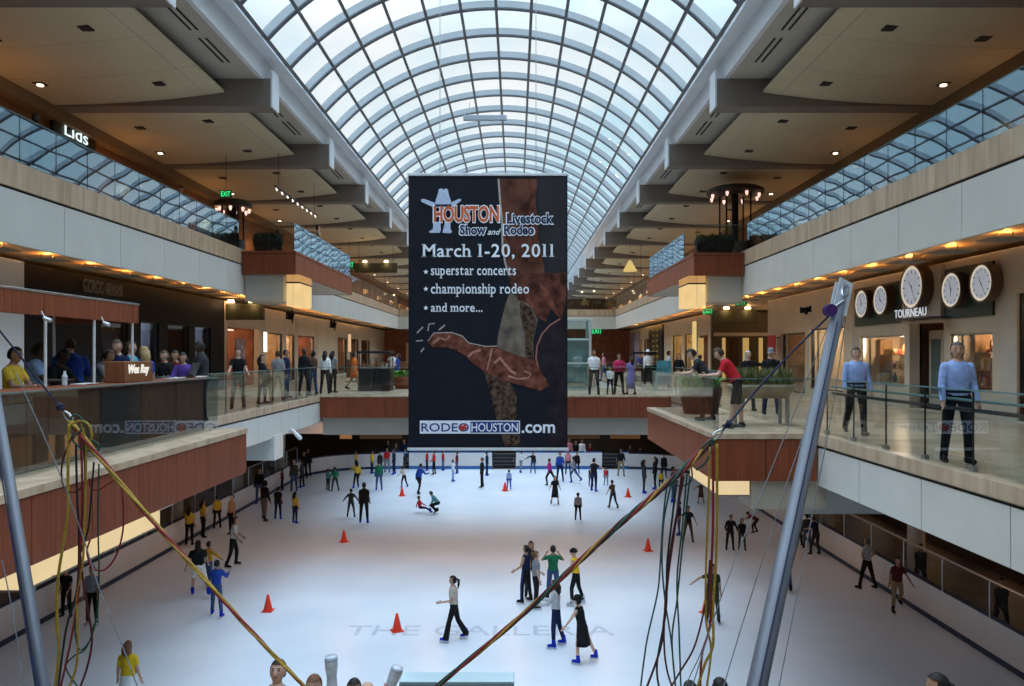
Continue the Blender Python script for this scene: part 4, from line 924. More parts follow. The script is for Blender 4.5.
def niche(side, a, b, za, zb, depth, back, lamp, col=(1, .60, .28), floor=None, glass=True, fm=BLACKM):
    x = WLX if side < 0 else WRX; xi = x + side * .3; xb = x + side * depth; e = MB(); t = .06
    lo, hi = sorted((xi, xb))
    e.box(lo, hi, a - t, a, za - t, zb + t); e.box(lo, hi, b, b + t, za - t, zb + t); e.box(lo, hi, a, b, zb, zb + t); e.box(lo, hi, a, b, za - t, za)
    lo, hi = sorted((xb, xb + side * t)); e.box(lo, hi, a - t, b + t, za - t, zb + t)
    struct(e.build('wall_niche', back))
    if lamp: point((x + side * (depth * .45 + .2), (a + b) / 2, zb - .25), lamp, col, .15)
    if glass:
        wn[0] += 1; g = struct(mkobj('window_%d' % wn[0], None)); lo, hi = sorted((x + side * .12, x + side * .135))
        MB().box(lo, hi, a + .03, b - .03, za + .02, zb - .02).build('glass_pane', GLASSD, g)
        lo, hi = sorted((x + side * .07, x + side * .17)); e = MB()
        e.box(lo, hi, a, a + .05, za, zb); e.box(lo, hi, b - .05, b, za, zb); e.box(lo, hi, a, b, za, za + .04); e.box(lo, hi, a, b, zb - .05, zb); e.build('window_frame', fm, g)
GOODS = [mat('goods_%d' % i, c, .5, .3, 20) for i, c in enumerate([(.55, .20, .06), (.60, .42, .15), (.35, .05, .03), (.65, .58, .45), (.12, .07, .04), (.40, .28, .12)])]
def shelf_unit(label, x, y0, y1, z0, levels, side, dz=.42, depth=.4, cat='shelf', group='lit shelves in the shop windows', fm=WOODL, gm=None):
    t = thing('display_shelf', label, cat, (x, (y0 + y1) / 2, z0), 0, group); w = (y1 - y0) / 2; e = MB()
    for yy in (-w, w - .04): e.bbox(-depth / 2, depth / 2, yy, yy + .04, 0, dz * levels + .1, .004)
    e.build('frame', fm, t)
    for k in range(levels):
        MB().bbox(-depth / 2, depth / 2, -w + .04, w - .04, k * dz + .04, k * dz + .065, .004).build('shelf', fm, t)
    g = MB(); 
    for k in range(levels):
        yy = -w + .08
        while yy < w - .16:
            ww = random.uniform(.06, .16); h = random.uniform(.08, dz * .75); q = random.randrange(len(GOODS)); xx = random.uniform(-depth * .3, depth * .1)
            if random.random() < .5: g.bbox(xx, xx + .12, yy, yy + ww, k * dz + .066, k * dz + .066 + h, .01, q)
            else: g.lathe([(.03, 0), (ww / 2, .02), (ww / 2, h * .6), (.02, h)], (xx + .06, yy + ww / 2, k * dz + .066), 8, q)
            yy += ww + random.uniform(.02, .10)
    o = g.build('goods', gm or GOODS, t); o['kind'] = 'stuff'
    return t
random.seed(11)
CREAM = mat('cream_wall', (.62, .50, .37), .6, .06, 1); WARM = mat('warm_interior', (.42, .30, .19), .6, .2, 2); TANW = mat('tan_panel', (.52, .43, .34), .5, .08, 1.5); REDB = mat('redbrown_interior', (.25, .08, .04), .6, .3, 2)
BLUEI = mat('blue_grey_display', (.30, .34, .42), .6, .2, 1.5); GREEND = mat('dark_green_panel', (.02, .045, .04), .4, .1)
# left side
slab('wall_pier_left', WLX - .4, WLX + .25, 18.6, 20.35, ZM, 10.46, mat('pier_white', (.66, .70, .75), .6, .03, 1))
facade(-1, 20.35, 35.0, DARKST, [(24.6, 26.3, 6.5, 9.2), (27.2, 28.6, 6.8, 9.2), (29.3, 31.2, 6.5, 9.2), (31.8, 33.4, 6.8, 9.2)])
for i, (a, b, za) in enumerate([(24.6, 26.3, 6.5), (27.2, 28.6, 6.8), (29.3, 31.2, 6.5), (31.8, 33.4, 6.8)]): niche(-1, a, b, za, 9.2, 2.2, BLUEI if i % 2 else DARKST, 14 if i % 2 else 6, (.75, .85, 1.0) if i % 2 else (1, .7, .5))
tag(lettering('shop_lettering', 'GIORGIO ARMANI', mat('dim_letter', (.13, .13, .135), .4), (WLX + .019, 24.7, 10.13), width=2.3, height=.40, facing='+x', ext=.02), 'dim grey raised letters on the dark left shopfront', 'sign')
facade(-1, 35.0, 40.2, TANW, [(35.4, 39.8, ZM + .02, 9.3)]); niche(-1, 35.4, 39.8, ZM + .02, 9.3, 4.0, REDB, 110, (1, .62, .3), glass=False)
facade(-1, 40.2, 51.5, TANW, [(40.8, 43.8, 6.7, 9.2), (44.4, 46.2, 6.5, 9.2), (46.8, 50.8, 6.7, 9.2)], hm=CREAM)
for a, b, za in ((40.8, 43.8, 6.7), (44.4, 46.2, 6.5), (46.8, 50.8, 6.7)):
    niche(-1, a, b, za, 9.2, 2.6, WARM if a < 42 else REDB if a > 46 else CREAM, 150, (1, .62, .34))
    if za > 6.6: shelf_unit('lit wooden shelf of small goods in the left window %s' % ('nearest the cross aisle' if a < 43 else 'next to the cream pillar'), WLX - 1.8, a + .3, b - .3, 6.72, 5, -1)
facade(-1, 51.5, 56.5, CREAM); facade(-1, 56.5, YEND, TANW, [(57.2, 60.5, 6.6, 9.3), (61.5, 65, 6.6, 9.3), (66, 70, 6.6, 9.3)])
for a, b in ((57.2, 60.5), (61.5, 65), (66, 70)): niche(-1, a, b, 6.6, 9.3, 2.4, DARKST if a > 60 else REDB, 40, (1, .6, .3))
for (px, w, lb) in ((290, 1.7, 'black script lettering on the cream shop header, left of two'), (333, 2.0, 'black script lettering on the cream shop header, right of two')):
    d = F * -WLX / (CX - px); tag(lettering('shop_lettering', 'Bally', mat('black_letter', (.010, .010, .010), .95, spec=.02), (WLX + .019, d, Z(316 if px < 300 else 325, d)), width=w, height=.85, facing='+x', ext=.02, shear=.3, bold=.02), lb, 'sign')
# right side
facade(1, 5.0, 18.2, mat('pale_shop', (.48, .44, .38), .5, .08, 1.2), [(12.5, 17.6, 6.5, 9.4)]); niche(1, 12.5, 17.6, 6.5, 9.4, 2.0, CREAM, 40)
facade(1, 18.2, 26.2, TANW, [(18.5, 20.3, 7.1, 8.55), (20.6, 22.4, ZM + .02, 8.9), (22.7, 25.6, 7.05, 8.6)])
niche(1, 18.5, 20.3, 7.1, 8.55, 1.3, CREAM, 60, (1, .72, .45), fm=METAL); niche(1, 22.7, 25.6, 7.05, 8.6, 1.3, CREAM, 80, (1, .72, .45), fm=METAL)
shelf_unit('lit display of watches and boxes in the near right clock shop window', WRX + .75, 18.65, 20.15, 7.12, 3, 1, .44, .4); shelf_unit('lit display of watches and boxes in the far right clock shop window', WRX + .75, 22.9, 25.4, 7.07, 3, 1, .44, .4)
niche(1, 20.6, 22.4, ZM + .02, 8.9, 1.0, WOODD, 4, glass=False)
dr = struct(mkobj('door_1', None)); MB().bbox(WRX + .5, WRX + .56, 20.75, 21.5, 6.5, 8.7).build('door_leaf', TANW, dr); MB().bbox(WRX + .5, WRX + .56, 21.52, 22.27, 6.5, 8.7).build('door_leaf', TANW, dr)
for a in (20.9, 21.67): MB().box(WRX + .48, WRX + .5, a, a + .45, 6.9, 8.45).build('door_glass', mat('door_pane', (.10, .14, .14), .1), dr)
for (d0, d1, z0, z1) in ((18.4, 20.45, 8.95, 10.25), (22.6, 25.9, 8.95, 10.2)):
    struct(MB().bbox(WRX - .06, WRX + .01, d0, d1, z0, z1).build('trim_green_panel', GREEND))
struct(MB().bbox(WRX - .14, WRX + .01, 20.5, 22.55, 8.9, 10.4).build('trim_clock_panel', TANW))
def clock(label, d, z, r, xf, ha, ma):
    t = thing('wall_clock', label, 'clock', (xf, d, z), 0, 'round clocks over the right shop'); D = .21 * r / .45
    MB().lathe([(r, 0), (r, -D), (r * 1.02, -D), (r * 1.02, -D - .03), (r * .93, -D - .03), (r * .93, -D + .02)], (0, 0, 0), 32, axis='x').build('drum', mat('clock_drum', (.20, .13, .10), .4, .1, 4), t, True)
    MB().lathe([(r * .93, -D + .0), (r * .93, -D - .012), (r * .80, -D - .012), (r * .80, -D)], (0, 0, 0), 32, axis='x').build('lit_ring', emit('clock_ring', (1, .88, .68), .62), t)
    MB().lathe([(r * .80, -D + .01), (r * .80, -D - .006)], (0, 0, 0), 32, axis='x').build('face', emit('clock_face', (.80, .83, .92), .38), t)
    e = MB()
    for k in range(12):
        a = k * math.pi / 6; c, s = math.cos(a), math.sin(a); q = []
        for rr in (.60, .76):
            for w in (-.022, .022): q.append((-D - .010, r * (rr * s + w * c), r * (rr * c - w * s)))
        e.add(q, [(0, 1, 3, 2)])
    e.build('hour_marks', BLACKM, t)
    for nm, a, l, w in (('hour_hand', ha, .42, .03), ('minute_hand', ma, .64, .022)):
        c, s = math.cos(a), math.sin(a); q = [(-D - .014, r * (-.1 * s - w * c), r * (-.1 * c + w * s)), (-D - .014, r * (-.1 * s + w * c), r * (-.1 * c - w * s)), (-D - .014, r * l * s, r * l * c), ]
        q += [(v[0] - .006, v[1], v[2]) for v in q]; MB().add(q, [(0, 1, 2), (3, 5, 4), (0, 3, 4, 1), (1, 4, 5, 2), (2, 5, 3, 0)]).build(nm, BLACKM, t)
for (px, py, r, lb, ha, ma) in ((862, 304, .46, 'round lit wall clock, first from left over the clock shop', 2.2, .3), (881, 300, .46, 'round lit wall clock, second from left over the clock shop', 4.1, .3), (915, 287, .62, 'largest round clock, in the middle above the white shop letters', .7, 3.6), (952, 290, .46, 'round lit wall clock, first one right of the largest clock', 3.0, .3), (982, 283, .46, 'round lit wall clock, rightmost over the clock shop', .5, 3.7)):
    xf = WRX - (.14 if r > .5 else .06); d = F * (xf - .2) / (px - CX); clock(lb, d, Z(py, d), r, xf, ha, ma)
t = thing('shop_sign', 'white raised capital letters beneath the largest clock', 'sign', (WRX - .5, 21.2, 9.06)); lettering('letters', 'TOURNEAU', emit('white_letter', (.85, .9, 1), .7), (-.10, 0, .10), width=1.7, height=.23, facing='-x', parent=t, ext=.006); MB().bbox(-.12, .45, -1.05, 1.05, -.09, -.05).build('shelf_bracket', BLACKM, t)
facade(1, 26.2, 35.0, CREAM, [(26.9, 30.0, 6.7, 9.0), (30.5, 33.2, ZM + .02, 8.9)], hm=CREAM)
niche(1, 26.9, 30.0, 6.7, 9.0, 2.2, CREAM, 130, (1, .78, .5)); niche(1, 30.5, 33.2, ZM + .02, 8.9, 3, WARM, 22, (1, .7, .42))
shelf_unit('lit shelf with red and yellow goods in the right shop left of the clock shop', WRX + 1.5, 27.1, 29.8, 6.72, 4, 1, .5, .4, fm=WOODD, gm=[mat('toy_%d' % i, c, .5) for i, c in enumerate([(.6, .03, .04), (.7, .45, .05), (.6, .1, .3), (.7, .6, .5), (.5, .02, .03), (.75, .3, .05)])])
t = lettering('shop_lettering', 'target', mat('black_letter', (.010, .010, .010), .95, spec=.02), (WRX - .019, F * WRX / (806 - CX), 9.75), width=1.15, height=.34, facing='-x', ext=.02, bold=.03); tag(t, 'small black lettering on the cream header left of the clock shop', 'sign')
d = F * (WRX - .3) / (773 - CX); t = thing('hanging_sign', 'red square sign on the right shopfront behind the planter', 'sign', (WRX - .35, d, Z(345, d))); MB().bbox(-.03, .03, -.42, .42, -.42, .42, .01).build('panel', mat('sign_red', (.55, .02, .03), .5, .05), t); MB().bbox(0, .36, -.02, .02, .3, .34, .004).build('bracket', BLACKM, t)
slab('wall_recess_right', 17.3, 17.69, 35, 45, ZM, 10.5, WARM); slab('wall_recess_right', WRX, 17.3, 45, 45.3, ZM, 10.5, mat('dark_aisle', (.10, .07, .04), .6, .2)); point((14.5, 38, 10.0), 25, (1, .72, .4)); point((14.5, 43, 10.0), 25, (1, .72, .4))
GP = emit('gold_door_light', (1, .62, .2), .45)
for px_, w_ in ((701, .30), (724, .18), (746, .34), (761, .22)): struct(MB().bbox(X(px_, 44.9) - w_ / 2, X(px_, 44.9) + w_ / 2, 44.9, 44.98, ZM + .1, 9.0, .01).build('window_gold', GP))
struct(MB().bbox(WRX + .1, 17.2, 44.85, 45.0, 9.1, 9.3, .01).build('trim_aisle', TANW)); struct(MB().bbox(X(730, 44.9), X(738, 44.9), 44.9, 44.97, ZM, 9.0, .01).build('door_2', WOODD))
struct(MB().bbox(15.5, 17.2, 35.3, 35.4, ZM, 9.2).build('window_90', emit('warm_dim_window', (1, .6, .25), .35)))
facade(1, 45.3, YEND, CREAM, [(45.9, 48.0, ZM + .02, 9.2), (50.2, 52.4, 6.6, 9.4), (53.2, 56.5, 6.6, 9.4), (66.5, 69, 6.6, 9.4), (70, 75, 6.6, 9.4)])
for a, b, w in ((45.9, 48.0, 20), (50.2, 52.4, 90), (53.2, 56.5, 110), (66.5, 69, 30), (70, 75, 30)): niche(1, a, b, 6.6 if a > 46 else ZM + .02, 9.4 if a > 46 else 9.2, 2, CREAM if w > 40 else REDB, w, (1, .65, .2))
t = thing('tall_shop_sign', 'tall black panel with gold vertical marks on the far right shopfront', 'sign', (WRX - .16, 62.5, 8.75)); MB().bbox(0, .15, -3.0, 3.0, -2.25, 1.65).build('panel', BLACKM, t)
e = MB()
for c in (-.9, .75):
    for k in range(7): z = 1.2 - k * .42; e.bbox(-.03, 0, c - .45, c + .45, z, z + .10, .005); e.bbox(-.03, 0, c + (-.45 if k % 2 else .33), c + (-.33 if k % 2 else .45), z - .2, z, .005)
e.build('gold_marks', mat('gold_mark', (.62, .42, .08), .4, .05), t)
t = thing('poster_banner', 'pale lilac vertical poster left of the tall black panel', 'poster', (WRX - .1, 73.6, 8.4)); MB().bbox(0, .05, -2.6, -.2, -1.3, 1.7).build('panel', mat('lilac', (.38, .36, .50), .6, .15, 1), t); MB().bbox(0, .05, .2, 2.6, -1.3, 1.7).build('panel', mat('lilac2', (.30, .26, .36), .6, .2, 1), t)
# far end of the middle level
e = MB(); FX = [(-11, -7.5), (-6.8, -3.2), (-2.4, 2.2), (3.0, 6.6)]
slab('wall_end_middle', WLX, WRX, 77.5, 77.8, ZM, 10.5, REDB)
for a, b in FX: wn[0] += 1; struct(MB().bbox(a, b, 77.4, 77.5, 6.6, 9.2).build('window_%d' % wn[0], emit('end_glow', (1, .5, .25), .10)))
# ---------------------------------------------------------------- warm lights of the soffits
random.seed(5)
dl = MB()
def downlight(x, y, z, w, nm, label, pw=.16, disc=.12):
    t = struct(MB().bbox(x - .42, x + .42, y - .34, y + .34, z - .17, z - .15, .006).build('ceiling_light_tray', BEAM))
    for q in (-.25, .25): MB().tube([(x, y + q, z - .16), (x, y + q, z)], .008, 6).build('rod', BEAM, t)
    point((x, y, z - .125), w, (1, .44, .11), .02)
for side, x, y0 in ((-1, WLX + 1.05, 18.0), (1, WRX - 1.0, 14.4)):
    y = y0
    while y < 74: downlight(x, y, 10.62, 18, 'd', ''); y += 2.03 if y < 50 else 4.06
for y, w_ in ((17.5, 5), (21.5, 7), (26, 16), (30.5, 26), (35, 22), (43, 14), (51, 14)):
    for x in (-12.6, 10.6): point((x, y, 5.1), w_, (1, .52, .25), .12)
for x in (-7, -3.5, 0, 3.5): point((x, 31.5, 4.75), 80, (1, .48, .22), .15)
for y in range(14, 122, 8):
    for x in (-15.2, 13.8): point((x, y, 14.4), 34 if x < 0 or y > 40 else 18, (1, .46, .16), .25)
for y in (66, 74):
    for x in (-6, 0, 5): point((x, y, 14.5), 60, (1, .55, .25), .25)
for x in (-4, 0, 4): point((x, 57.5, 4.6), 22, (1, .8, .6), .2)
# exit signs
for (px, py, d, lb) in ((253, 300, 37.5, 'green exit sign by the left cross aisle'), (741, 302, 38.0, 'green exit sign above the right cross aisle'), (226, 194, 33.0, 'green exit sign on the upper left level'), (349, 265, 58.0, 'green exit sign far along the upper left level'), (597, 331, 74.0, 'green exit sign at the far end of the walkway'), (708, 311, 44.0, 'smaller green exit sign deep in the right cross aisle')):
    p = P(px, py, d); s = d / 30; t = thing('exit_sign', lb, 'exit sign', p); MB().bbox(-.22 * s, .22 * s, -.03, .03, -.14 * s, .14 * s, .01).build('housing', mat('exit_housing', (.02, .16, .06), .4), t)
    lettering('letters', 'EXIT', EXITG, (0, -.035, 0), width=.36 * s, height=.19 * s, parent=t, ext=.006); top = 10.45 if p.z < 11 else 16.9
    MB().tube([(0, 0, .13 * s), (0, 0, max(.3, top - p.z))], .012, 6).build('rod', BLACKM, t)
# boards with lamps over the cross aisles
for (px, py, d, lb) in ((736, 317, 41, 'dark overhead board with two warm lamps in the right cross aisle'), (243, 312, 35.2, 'dark overhead board with two warm lamps in the left cross aisle'), (376, 268, 58, 'dark overhead board with two warm lamps on the upper left level')):
    p = P(px, py, d); t = thing('overhead_board', lb, 'sign', p); w = 1.1 * d / 40
    MB().bbox(-w, w, -.1, .1, -.36, .36, .02).build('board', mat('board_green', (.05, .05, .025), .5, .2), t)
    for q in (-.5, .5): MB().lathe([(.16, .0), (.16, .05), (.10, .12)], (q * w, -.2, .42), 12).build('lamp', LAMPW, t); point(p + Vector((q * w, -.35, .25)), 4)
    top = (10.5 if p.z < 11 else 16.42) - p.z
    for q in (-.8, .8): MB().tube([(q * w, 0, .4), (q * w, 0, top)], .015, 6).build('rod', BLACKM, t)
# "Lids" sign on the upper left level
d = F * 15.75 / (CX - 75); t = thing('shop_sign', 'small white glowing letters on the upper left level above the glass rail', 'sign', (-15.75, d, Z(134, d))); lettering('letters', 'Lids', emit('white_sign', (.85, 1, 1), 1.1), (.06, 0, 0), width=1.45, height=.46, facing='+x', parent=t, ext=.008); MB().bbox(-.12, .02, -1.3, 1.3, -.38, .38).build('backing', BLACKM, t)

# more of the left cross aisle and the shop interiors
MB_ = lambda *b: MB().bbox(*b)
struct(MB_(-17.1, -16.9, 37.4, 38.9, ZM, 8.9, .01).build('door_3', DARK)); struct(MB_(-17.15, -16.85, 36.7, 37.2, ZM, 9.2, .01).build('trim_pillar', CREAM)); struct(MB_(-16.9, -14.2, 36.2, 38.9, 9.22, 9.28, .01).build('ceiling_light_panel', emit('aisle_panel', (1, .80, .55), 1.3)))
def stand(label, px, d, x, w, z0, z1, rgb, em=None):
    t = thing('poster_stand', label, 'poster stand', (x if x is not None else X(px, d), d, ZM)); m_ = emit('lit_poster_%d' % px, rgb, em) if em else mat('poster_%d' % px, rgb, .5, .6, 3, rgb2=(.5, .4, .42))
    MB_(-.03, .03, -w / 2, w / 2, z0, z1, .008).build('panel', m_, t); MB_(-.18, .18, -w / 2 - .03, w / 2 + .03, 0, .04, .01).build('foot', BLACKM, t); MB().tube([(-.045, 0, .03), (-.045, 0, z0 + .3)], .02, 6).build('pole', BLACKM, t)
stand('red and white poster stand at the left cross aisle', 231, 35.7, WLX + .45, 1.2, .3, 2.3, (.30, .015, .03))
def wlamp(label, d, z, w, h, rgb, s_, side=-1):
    x = WLX if side < 0 else WRX; t = thing('wall_light', label, 'light', (x - side * .04, d, z)); a, b = sorted((0, -side * .06))
    MB_(a, b, -w / 2, w / 2, -h / 2, h / 2, .01).build('glowing_panel', emit('wl_%d' % int(d), rgb, s_), t); a, b = sorted((side * .03, 0)); MB_(a, b, -w / 2 - .04, w / 2 + .04, -h / 2 - .04, h / 2 + .04, .005).build('frame', METAL, t)
wlamp('tall white glowing light on the left shopfront beside the cross aisle', 40.5, Z(342, 40.5), .40, 1.05, (1, .86, .68), 1.6); wlamp('orange glowing light panel on the left shopfront past the woman in red dress', 61.0, Z(343, 61), .8, 1.4, (1, .62, .35), .75)
wlamp('tall yellow glowing light on the right shopfront beyond the cross aisle', 49.1, Z(345, 49.1), .9, 3.0, (1, .70, .25), .75, 1)
random.seed(21)
for (a, b, lb) in ((44.5, 46.1, 'lit shelf in the narrow middle window on the left'), (57.4, 60.3, 'lit shelf far along the left shopfronts, first of two'), (61.7, 64.8, 'lit shelf far along the left shopfronts, second of two')): shelf_unit(lb, WLX - 1.2, a, b, 6.62, 5, -1)
def pend(label, x, d, z, r, top, rgb=(1, .78, .5), s_=5):
    t = thing('pendant_lamp', label, 'lamp', (x, d, z), 0, 'small pendant lamps'); MB().ell((0, 0, 0), r, r, r * .8).build('globe', emit('globe', rgb, 1.6), t, True); MB().tube([(0, 0, r * .7), (0, 0, top - z)], .012, 6).build('cord', BLACKM, t)
for (px, py, d, lb) in ((582, 292, 74, 'small glowing pendant at the far end of the upper level, leftmost'), (594, 291, 75, 'small glowing pendant at the far end of the upper level, second from left'), (634, 293, 64, 'small glowing pendant far along the upper right level, nearest the wood balcony'), (641, 295, 60, 'small glowing pendant under the upper right level ceiling beside the wood balcony'), (385, 294, 74, 'small glowing pendant at the far end of the upper left level, left one'), (394, 295, 76, 'small glowing pendant at the far end of the upper left level, right one')):
    p = P(px, py, d); pend(lb, p.x, d, p.z, .12, 16.42)
# ---------------------------------------------------------------- glass rails
def rail(name, label, p0, p1, z0, h=1.07, pane=1.35, g=GLASS, post=True, inner=0, top=True, group=None, clamp=True, cap=TEALE):
    t = thing(name, label, 'railing', (p0[0], p0[1], z0), 0, group); A = Vector((0, 0, 0)); B = Vector((p1[0] - p0[0], p1[1] - p0[1], 0)); L = B.length; u = B / L; nn = Vector((-u.y, u.x, 0)); n = max(1, round(L / pane)); w = L / n
    def bx(a, b, off0, off1, za, zb, m, nm):
        vs = []
        for z in (za, zb):
            for s_, o_ in ((a, off0), (b, off0), (b, off1), (a, off1)): vs.append(u * s_ + nn * o_ + Vector((0, 0, z)))
        return MB().add(vs, [(0, 3, 2, 1), (4, 5, 6, 7), (0, 1, 5, 4), (1, 2, 6, 5), (2, 3, 7, 6), (3, 0, 4, 7)]).build(nm, m, t)
    for k in range(n):
        bx(k * w + .008, (k + 1) * w - .008, -.007, .007, .03, h, g, 'glass_pane')
    for k in range(n + 1):
        s_ = min(max(k * w, .02), L - .02)
        if post: bx(s_ - .005, s_ + .005, -.012, .012, 0, h - .01, BLACKM, 'post')
        if clamp and post: bx(s_ - .05, s_ + .05, -.035, .035, 0, .075, METAL, 'base_clamp')
    if top: bx(0, L, -.014, .014, h, h + .018, cap, 'top_edge')
    if inner:
        for zz, r, m in ((.80, .028, BLACKM), (.93, .02, TEALE)):
            MB().tube([nn * inner * .12 + Vector((0, 0, zz)), B + nn * inner * .12 + Vector((0, 0, zz))], r, 8).build('handrail', m, t)
        e = MB()
        for k in range(n + 1): e.tube([u * (k * w) + nn * inner * .12 + Vector((0, 0, .94)), u * (k * w) + nn * inner * .01 + Vector((0, 0, .94))], .012, 6)
        e.build('bracket', METAL, t)
    return t
GR = 'glass rails of the middle level'
rail('glass_railing', 'glass rail with black handrail in front of the two men in blue shirts at right', (MR + .12, 3.0), (MR + .12, 15.1), ZM, 1.07, 1.25, inner=-1)
rail('glass_railing', 'glass rail on the hall side of the right wooden balcony', (4.02, 15.3), (4.02, 22.8), ZM, post=False); rail('glass_railing', 'glass rail across the near end of the right wooden balcony', (4.05, 15.3), (MR + .1, 15.3), ZM, post=False)
rail('glass_railing', 'glass rail along the right side between the wooden balcony and the walkway', (MR + .12, 23.0), (MR + .12, 29.4), ZM)
rail('glass_railing', 'glass rail across the near edge of the walkway', (ML - .1, BY0 + .12), (MR + .05, BY0 + .12), ZM, 1.07, 1.5, post=False)
rail('glass_railing', 'dark glass rail along the left wooden balcony in front of the desk', (-6.25, 6.7), (-6.25, 16.2), ZM, 1.07, 1.5, post=False); rail('glass_railing', 'short glass rail across the end of the left wooden balcony', (-6.27, 16.25), (ML - .1, 16.25), ZM, post=False)
rail('glass_railing', 'glass rail along the left side where people stand, beyond the desk', (ML - .12, 16.4), (ML - .12, 29.4), ZM)
rail('glass_railing', 'glass rail along the left side beyond the walkway', (ML - .12, 37.4), (ML - .12, 72), ZM, 1.07, 2.2); rail('glass_railing', 'glass rail along the right side beyond the walkway', (MR + .12, 37.4), (MR + .12, 72), ZM, 1.07, 2.2)
ZR = 12.29
rail('upper_glass_railing', 'long mirror-like glass rail on the upper left level', (UL - .05, 5.0), (UL - .05, 31.1), ZR, 1.08, 1.36, GLASSU, clamp=False)
rail('upper_glass_railing', 'long mirror-like glass rail on the upper right level', (UR + .05, 5.0), (UR + .05, 31.6), ZR, 1.08, 1.36, GLASSU, clamp=False)
rail('upper_glass_railing', 'mirror-like glass rail on the upper left wooden balcony', (-9.0, 31.3), (-9.0, 41.9), 12.2, 1.15, 1.36, GLASSU, clamp=False); rail('upper_glass_railing', 'mirror-like glass rail on the upper right wooden balcony', (7.4, 34.0), (7.4, 42.9), 12.2, 1.15, 1.36, GLASSU, clamp=False)
rail('upper_glass_railing', 'clear glass rail across the near end of the upper left balcony', (UL + .1, 31.3), (-9.05, 31.3), 12.2, 1.15, 1.0, GLASS, clamp=False); rail('upper_glass_railing', 'clear glass rail across the near end of the upper right balcony', (7.4, 31.8), (UR - .1, 31.8), 12.2, 1.15, 1.0, GLASS, clamp=False)
rail('upper_glass_railing', 'far glass rail on the upper left level beyond the balcony', (UL - .05, 42.2), (UL - .05, 72.8), ZR, 1.08, 2.4, GLASS, clamp=False); rail('upper_glass_railing', 'far glass rail on the upper right level beyond the balcony', (UR + .05, 43.2), (UR + .05, 72.8), ZR, 1.08, 2.4, GLASS, clamp=False)
rail('upper_glass_railing', 'glass rail across the far end of the upper level', (UL, 73.1), (UR, 73.1), ZR, 1.08, 2.4, GLASS, clamp=False)
# ---------------------------------------------------------------- hanging banner
BD = 25.0
CLOTHB = mat('banner_cloth', (.0065, .0085, .016), .6, .15, 1.5, spec=.2)
bn = thing('hanging_banner', 'huge dark navy event banner with boot and spur picture hanging over the rink', 'banner', (X(488, BD), BD, Z(447, BD)))
O = Vector(bn.location)
def bq(px, py, lay=0): p = P(px, py, BD); return Vector((p.x - O.x, -.012 - lay * .003, p.z - O.z))
e = MB(); nx, nz = 14, 20; v0 = bq(408.5, 448.5); v1 = bq(567.5, 175.5)
for yy in (0, .012):
    for i in range(nx + 1):
        for k in range(nz + 1): e.v.append((v0.x + (v1.x - v0.x) * i / nx, -.006 + yy, v0.z + (v1.z - v0.z) * k / nz))
S_ = (nx + 1) * (nz + 1)
for i in range(nx):
    for k in range(nz): a = i * (nz + 1) + k; e.f.append((a, a + nz + 1, a + nz + 2, a + 1)); e.f.append((S_ + a, S_ + a + 1, S_ + a + nz + 2, S_ + a + nz + 1)); e.mi += [0, 0]
e.build('banner_cloth', CLOTHB, bn)
for nm, y0, y1 in (('top_bar', 173.2, 176.0), ('bottom_bar', 447.6, 450.4)): a = bq(407.5, y1); b = bq(568.5, y0); MB().bbox(a.x, b.x, -.05, .05, a.z, b.z, .01).build(nm, mat('alu_bar', (.62, .64, .67), .4, .05), bn)
for px in (440, 536): p = bq(px, 176); MB().tube([(p.x, 0, p.z), (p.x, 0, 20.9 - O.z)], .012, 6).build('cable', METAL, bn)
def art(name, polys, m, lay):
    e = MB()
    for pts in polys:
        q = [bq(x, y, lay) for x, y in pts]; n = len(q); e.add(q + [v + Vector((0, .003, 0)) for v in q], [tuple(range(n)), tuple(range(2 * n - 1, n - 1, -1))] + [(i, n + i, n + (i + 1) % n, (i + 1) % n) for i in range(n)])
    return e.build(name, m, bn)
def stroke(pts, w):
    L = []; Rr = []
    for i, (x, y) in enumerate(pts):
        a = pts[max(0, i - 1)]; b = pts[min(len(pts) - 1, i + 1)]; dx, dy = b[0] - a[0], b[1] - a[1]; l = math.hypot(dx, dy) or 1; L.append((x - dy / l * w, y + dx / l * w)); Rr.append((x + dy / l * w, y - dx / l * w))
    return [[L[i], L[i + 1], Rr[i + 1], Rr[i]] for i in range(len(pts) - 1)]
JEAN = mat('art_brown', (.10, .035, .022), .7, .6, 1.2, rgb2=(.17, .068, .044), spec=.1); DRAPE = mat('art_redbrown', (.095, .032, .022), .7, .7, 3.0, spec=.1); BOOT = mat('art_boot', (.15, .12, .10), .7, .45, 2.5, rgb2=(.21, .165, .13), spec=.1); STRAP = mat('art_strap', (.12, .032, .020), .7, .5, 4, rgb2=(.22, .075, .05), spec=.1); SPECK = mat('art_speckle', (.035, .022, .015), .8, .7, 7, rgb2=(.14, .085, .055), spec=.1); PALE = mat('art_pale', (.42, .37, .34), .7, .2, 4, spec=.1); DEEP = mat('art_deep', (.022, .016, .02), .7, .3, 3, spec=.1)
art('picture_shade', [[(536, 177), (566, 177), (566, 273), (545, 273), (540, 240), (538, 205)]], mat('art_shade', (.014, .012, .016), .7, .2, 2), 1)
art('boot_picture', [[(498, 179), (500, 200), (502, 222), (503, 245), (506, 264), (511, 285), (527, 296), (545, 290), (544, 262), (538, 235), (536, 205), (537, 179)]], JEAN, 1)
art('boot_picture_edge', stroke([(498.5, 179), (500, 200), (502, 222), (502.5, 245), (505, 262), (509, 276)], .9), PALE, 2)
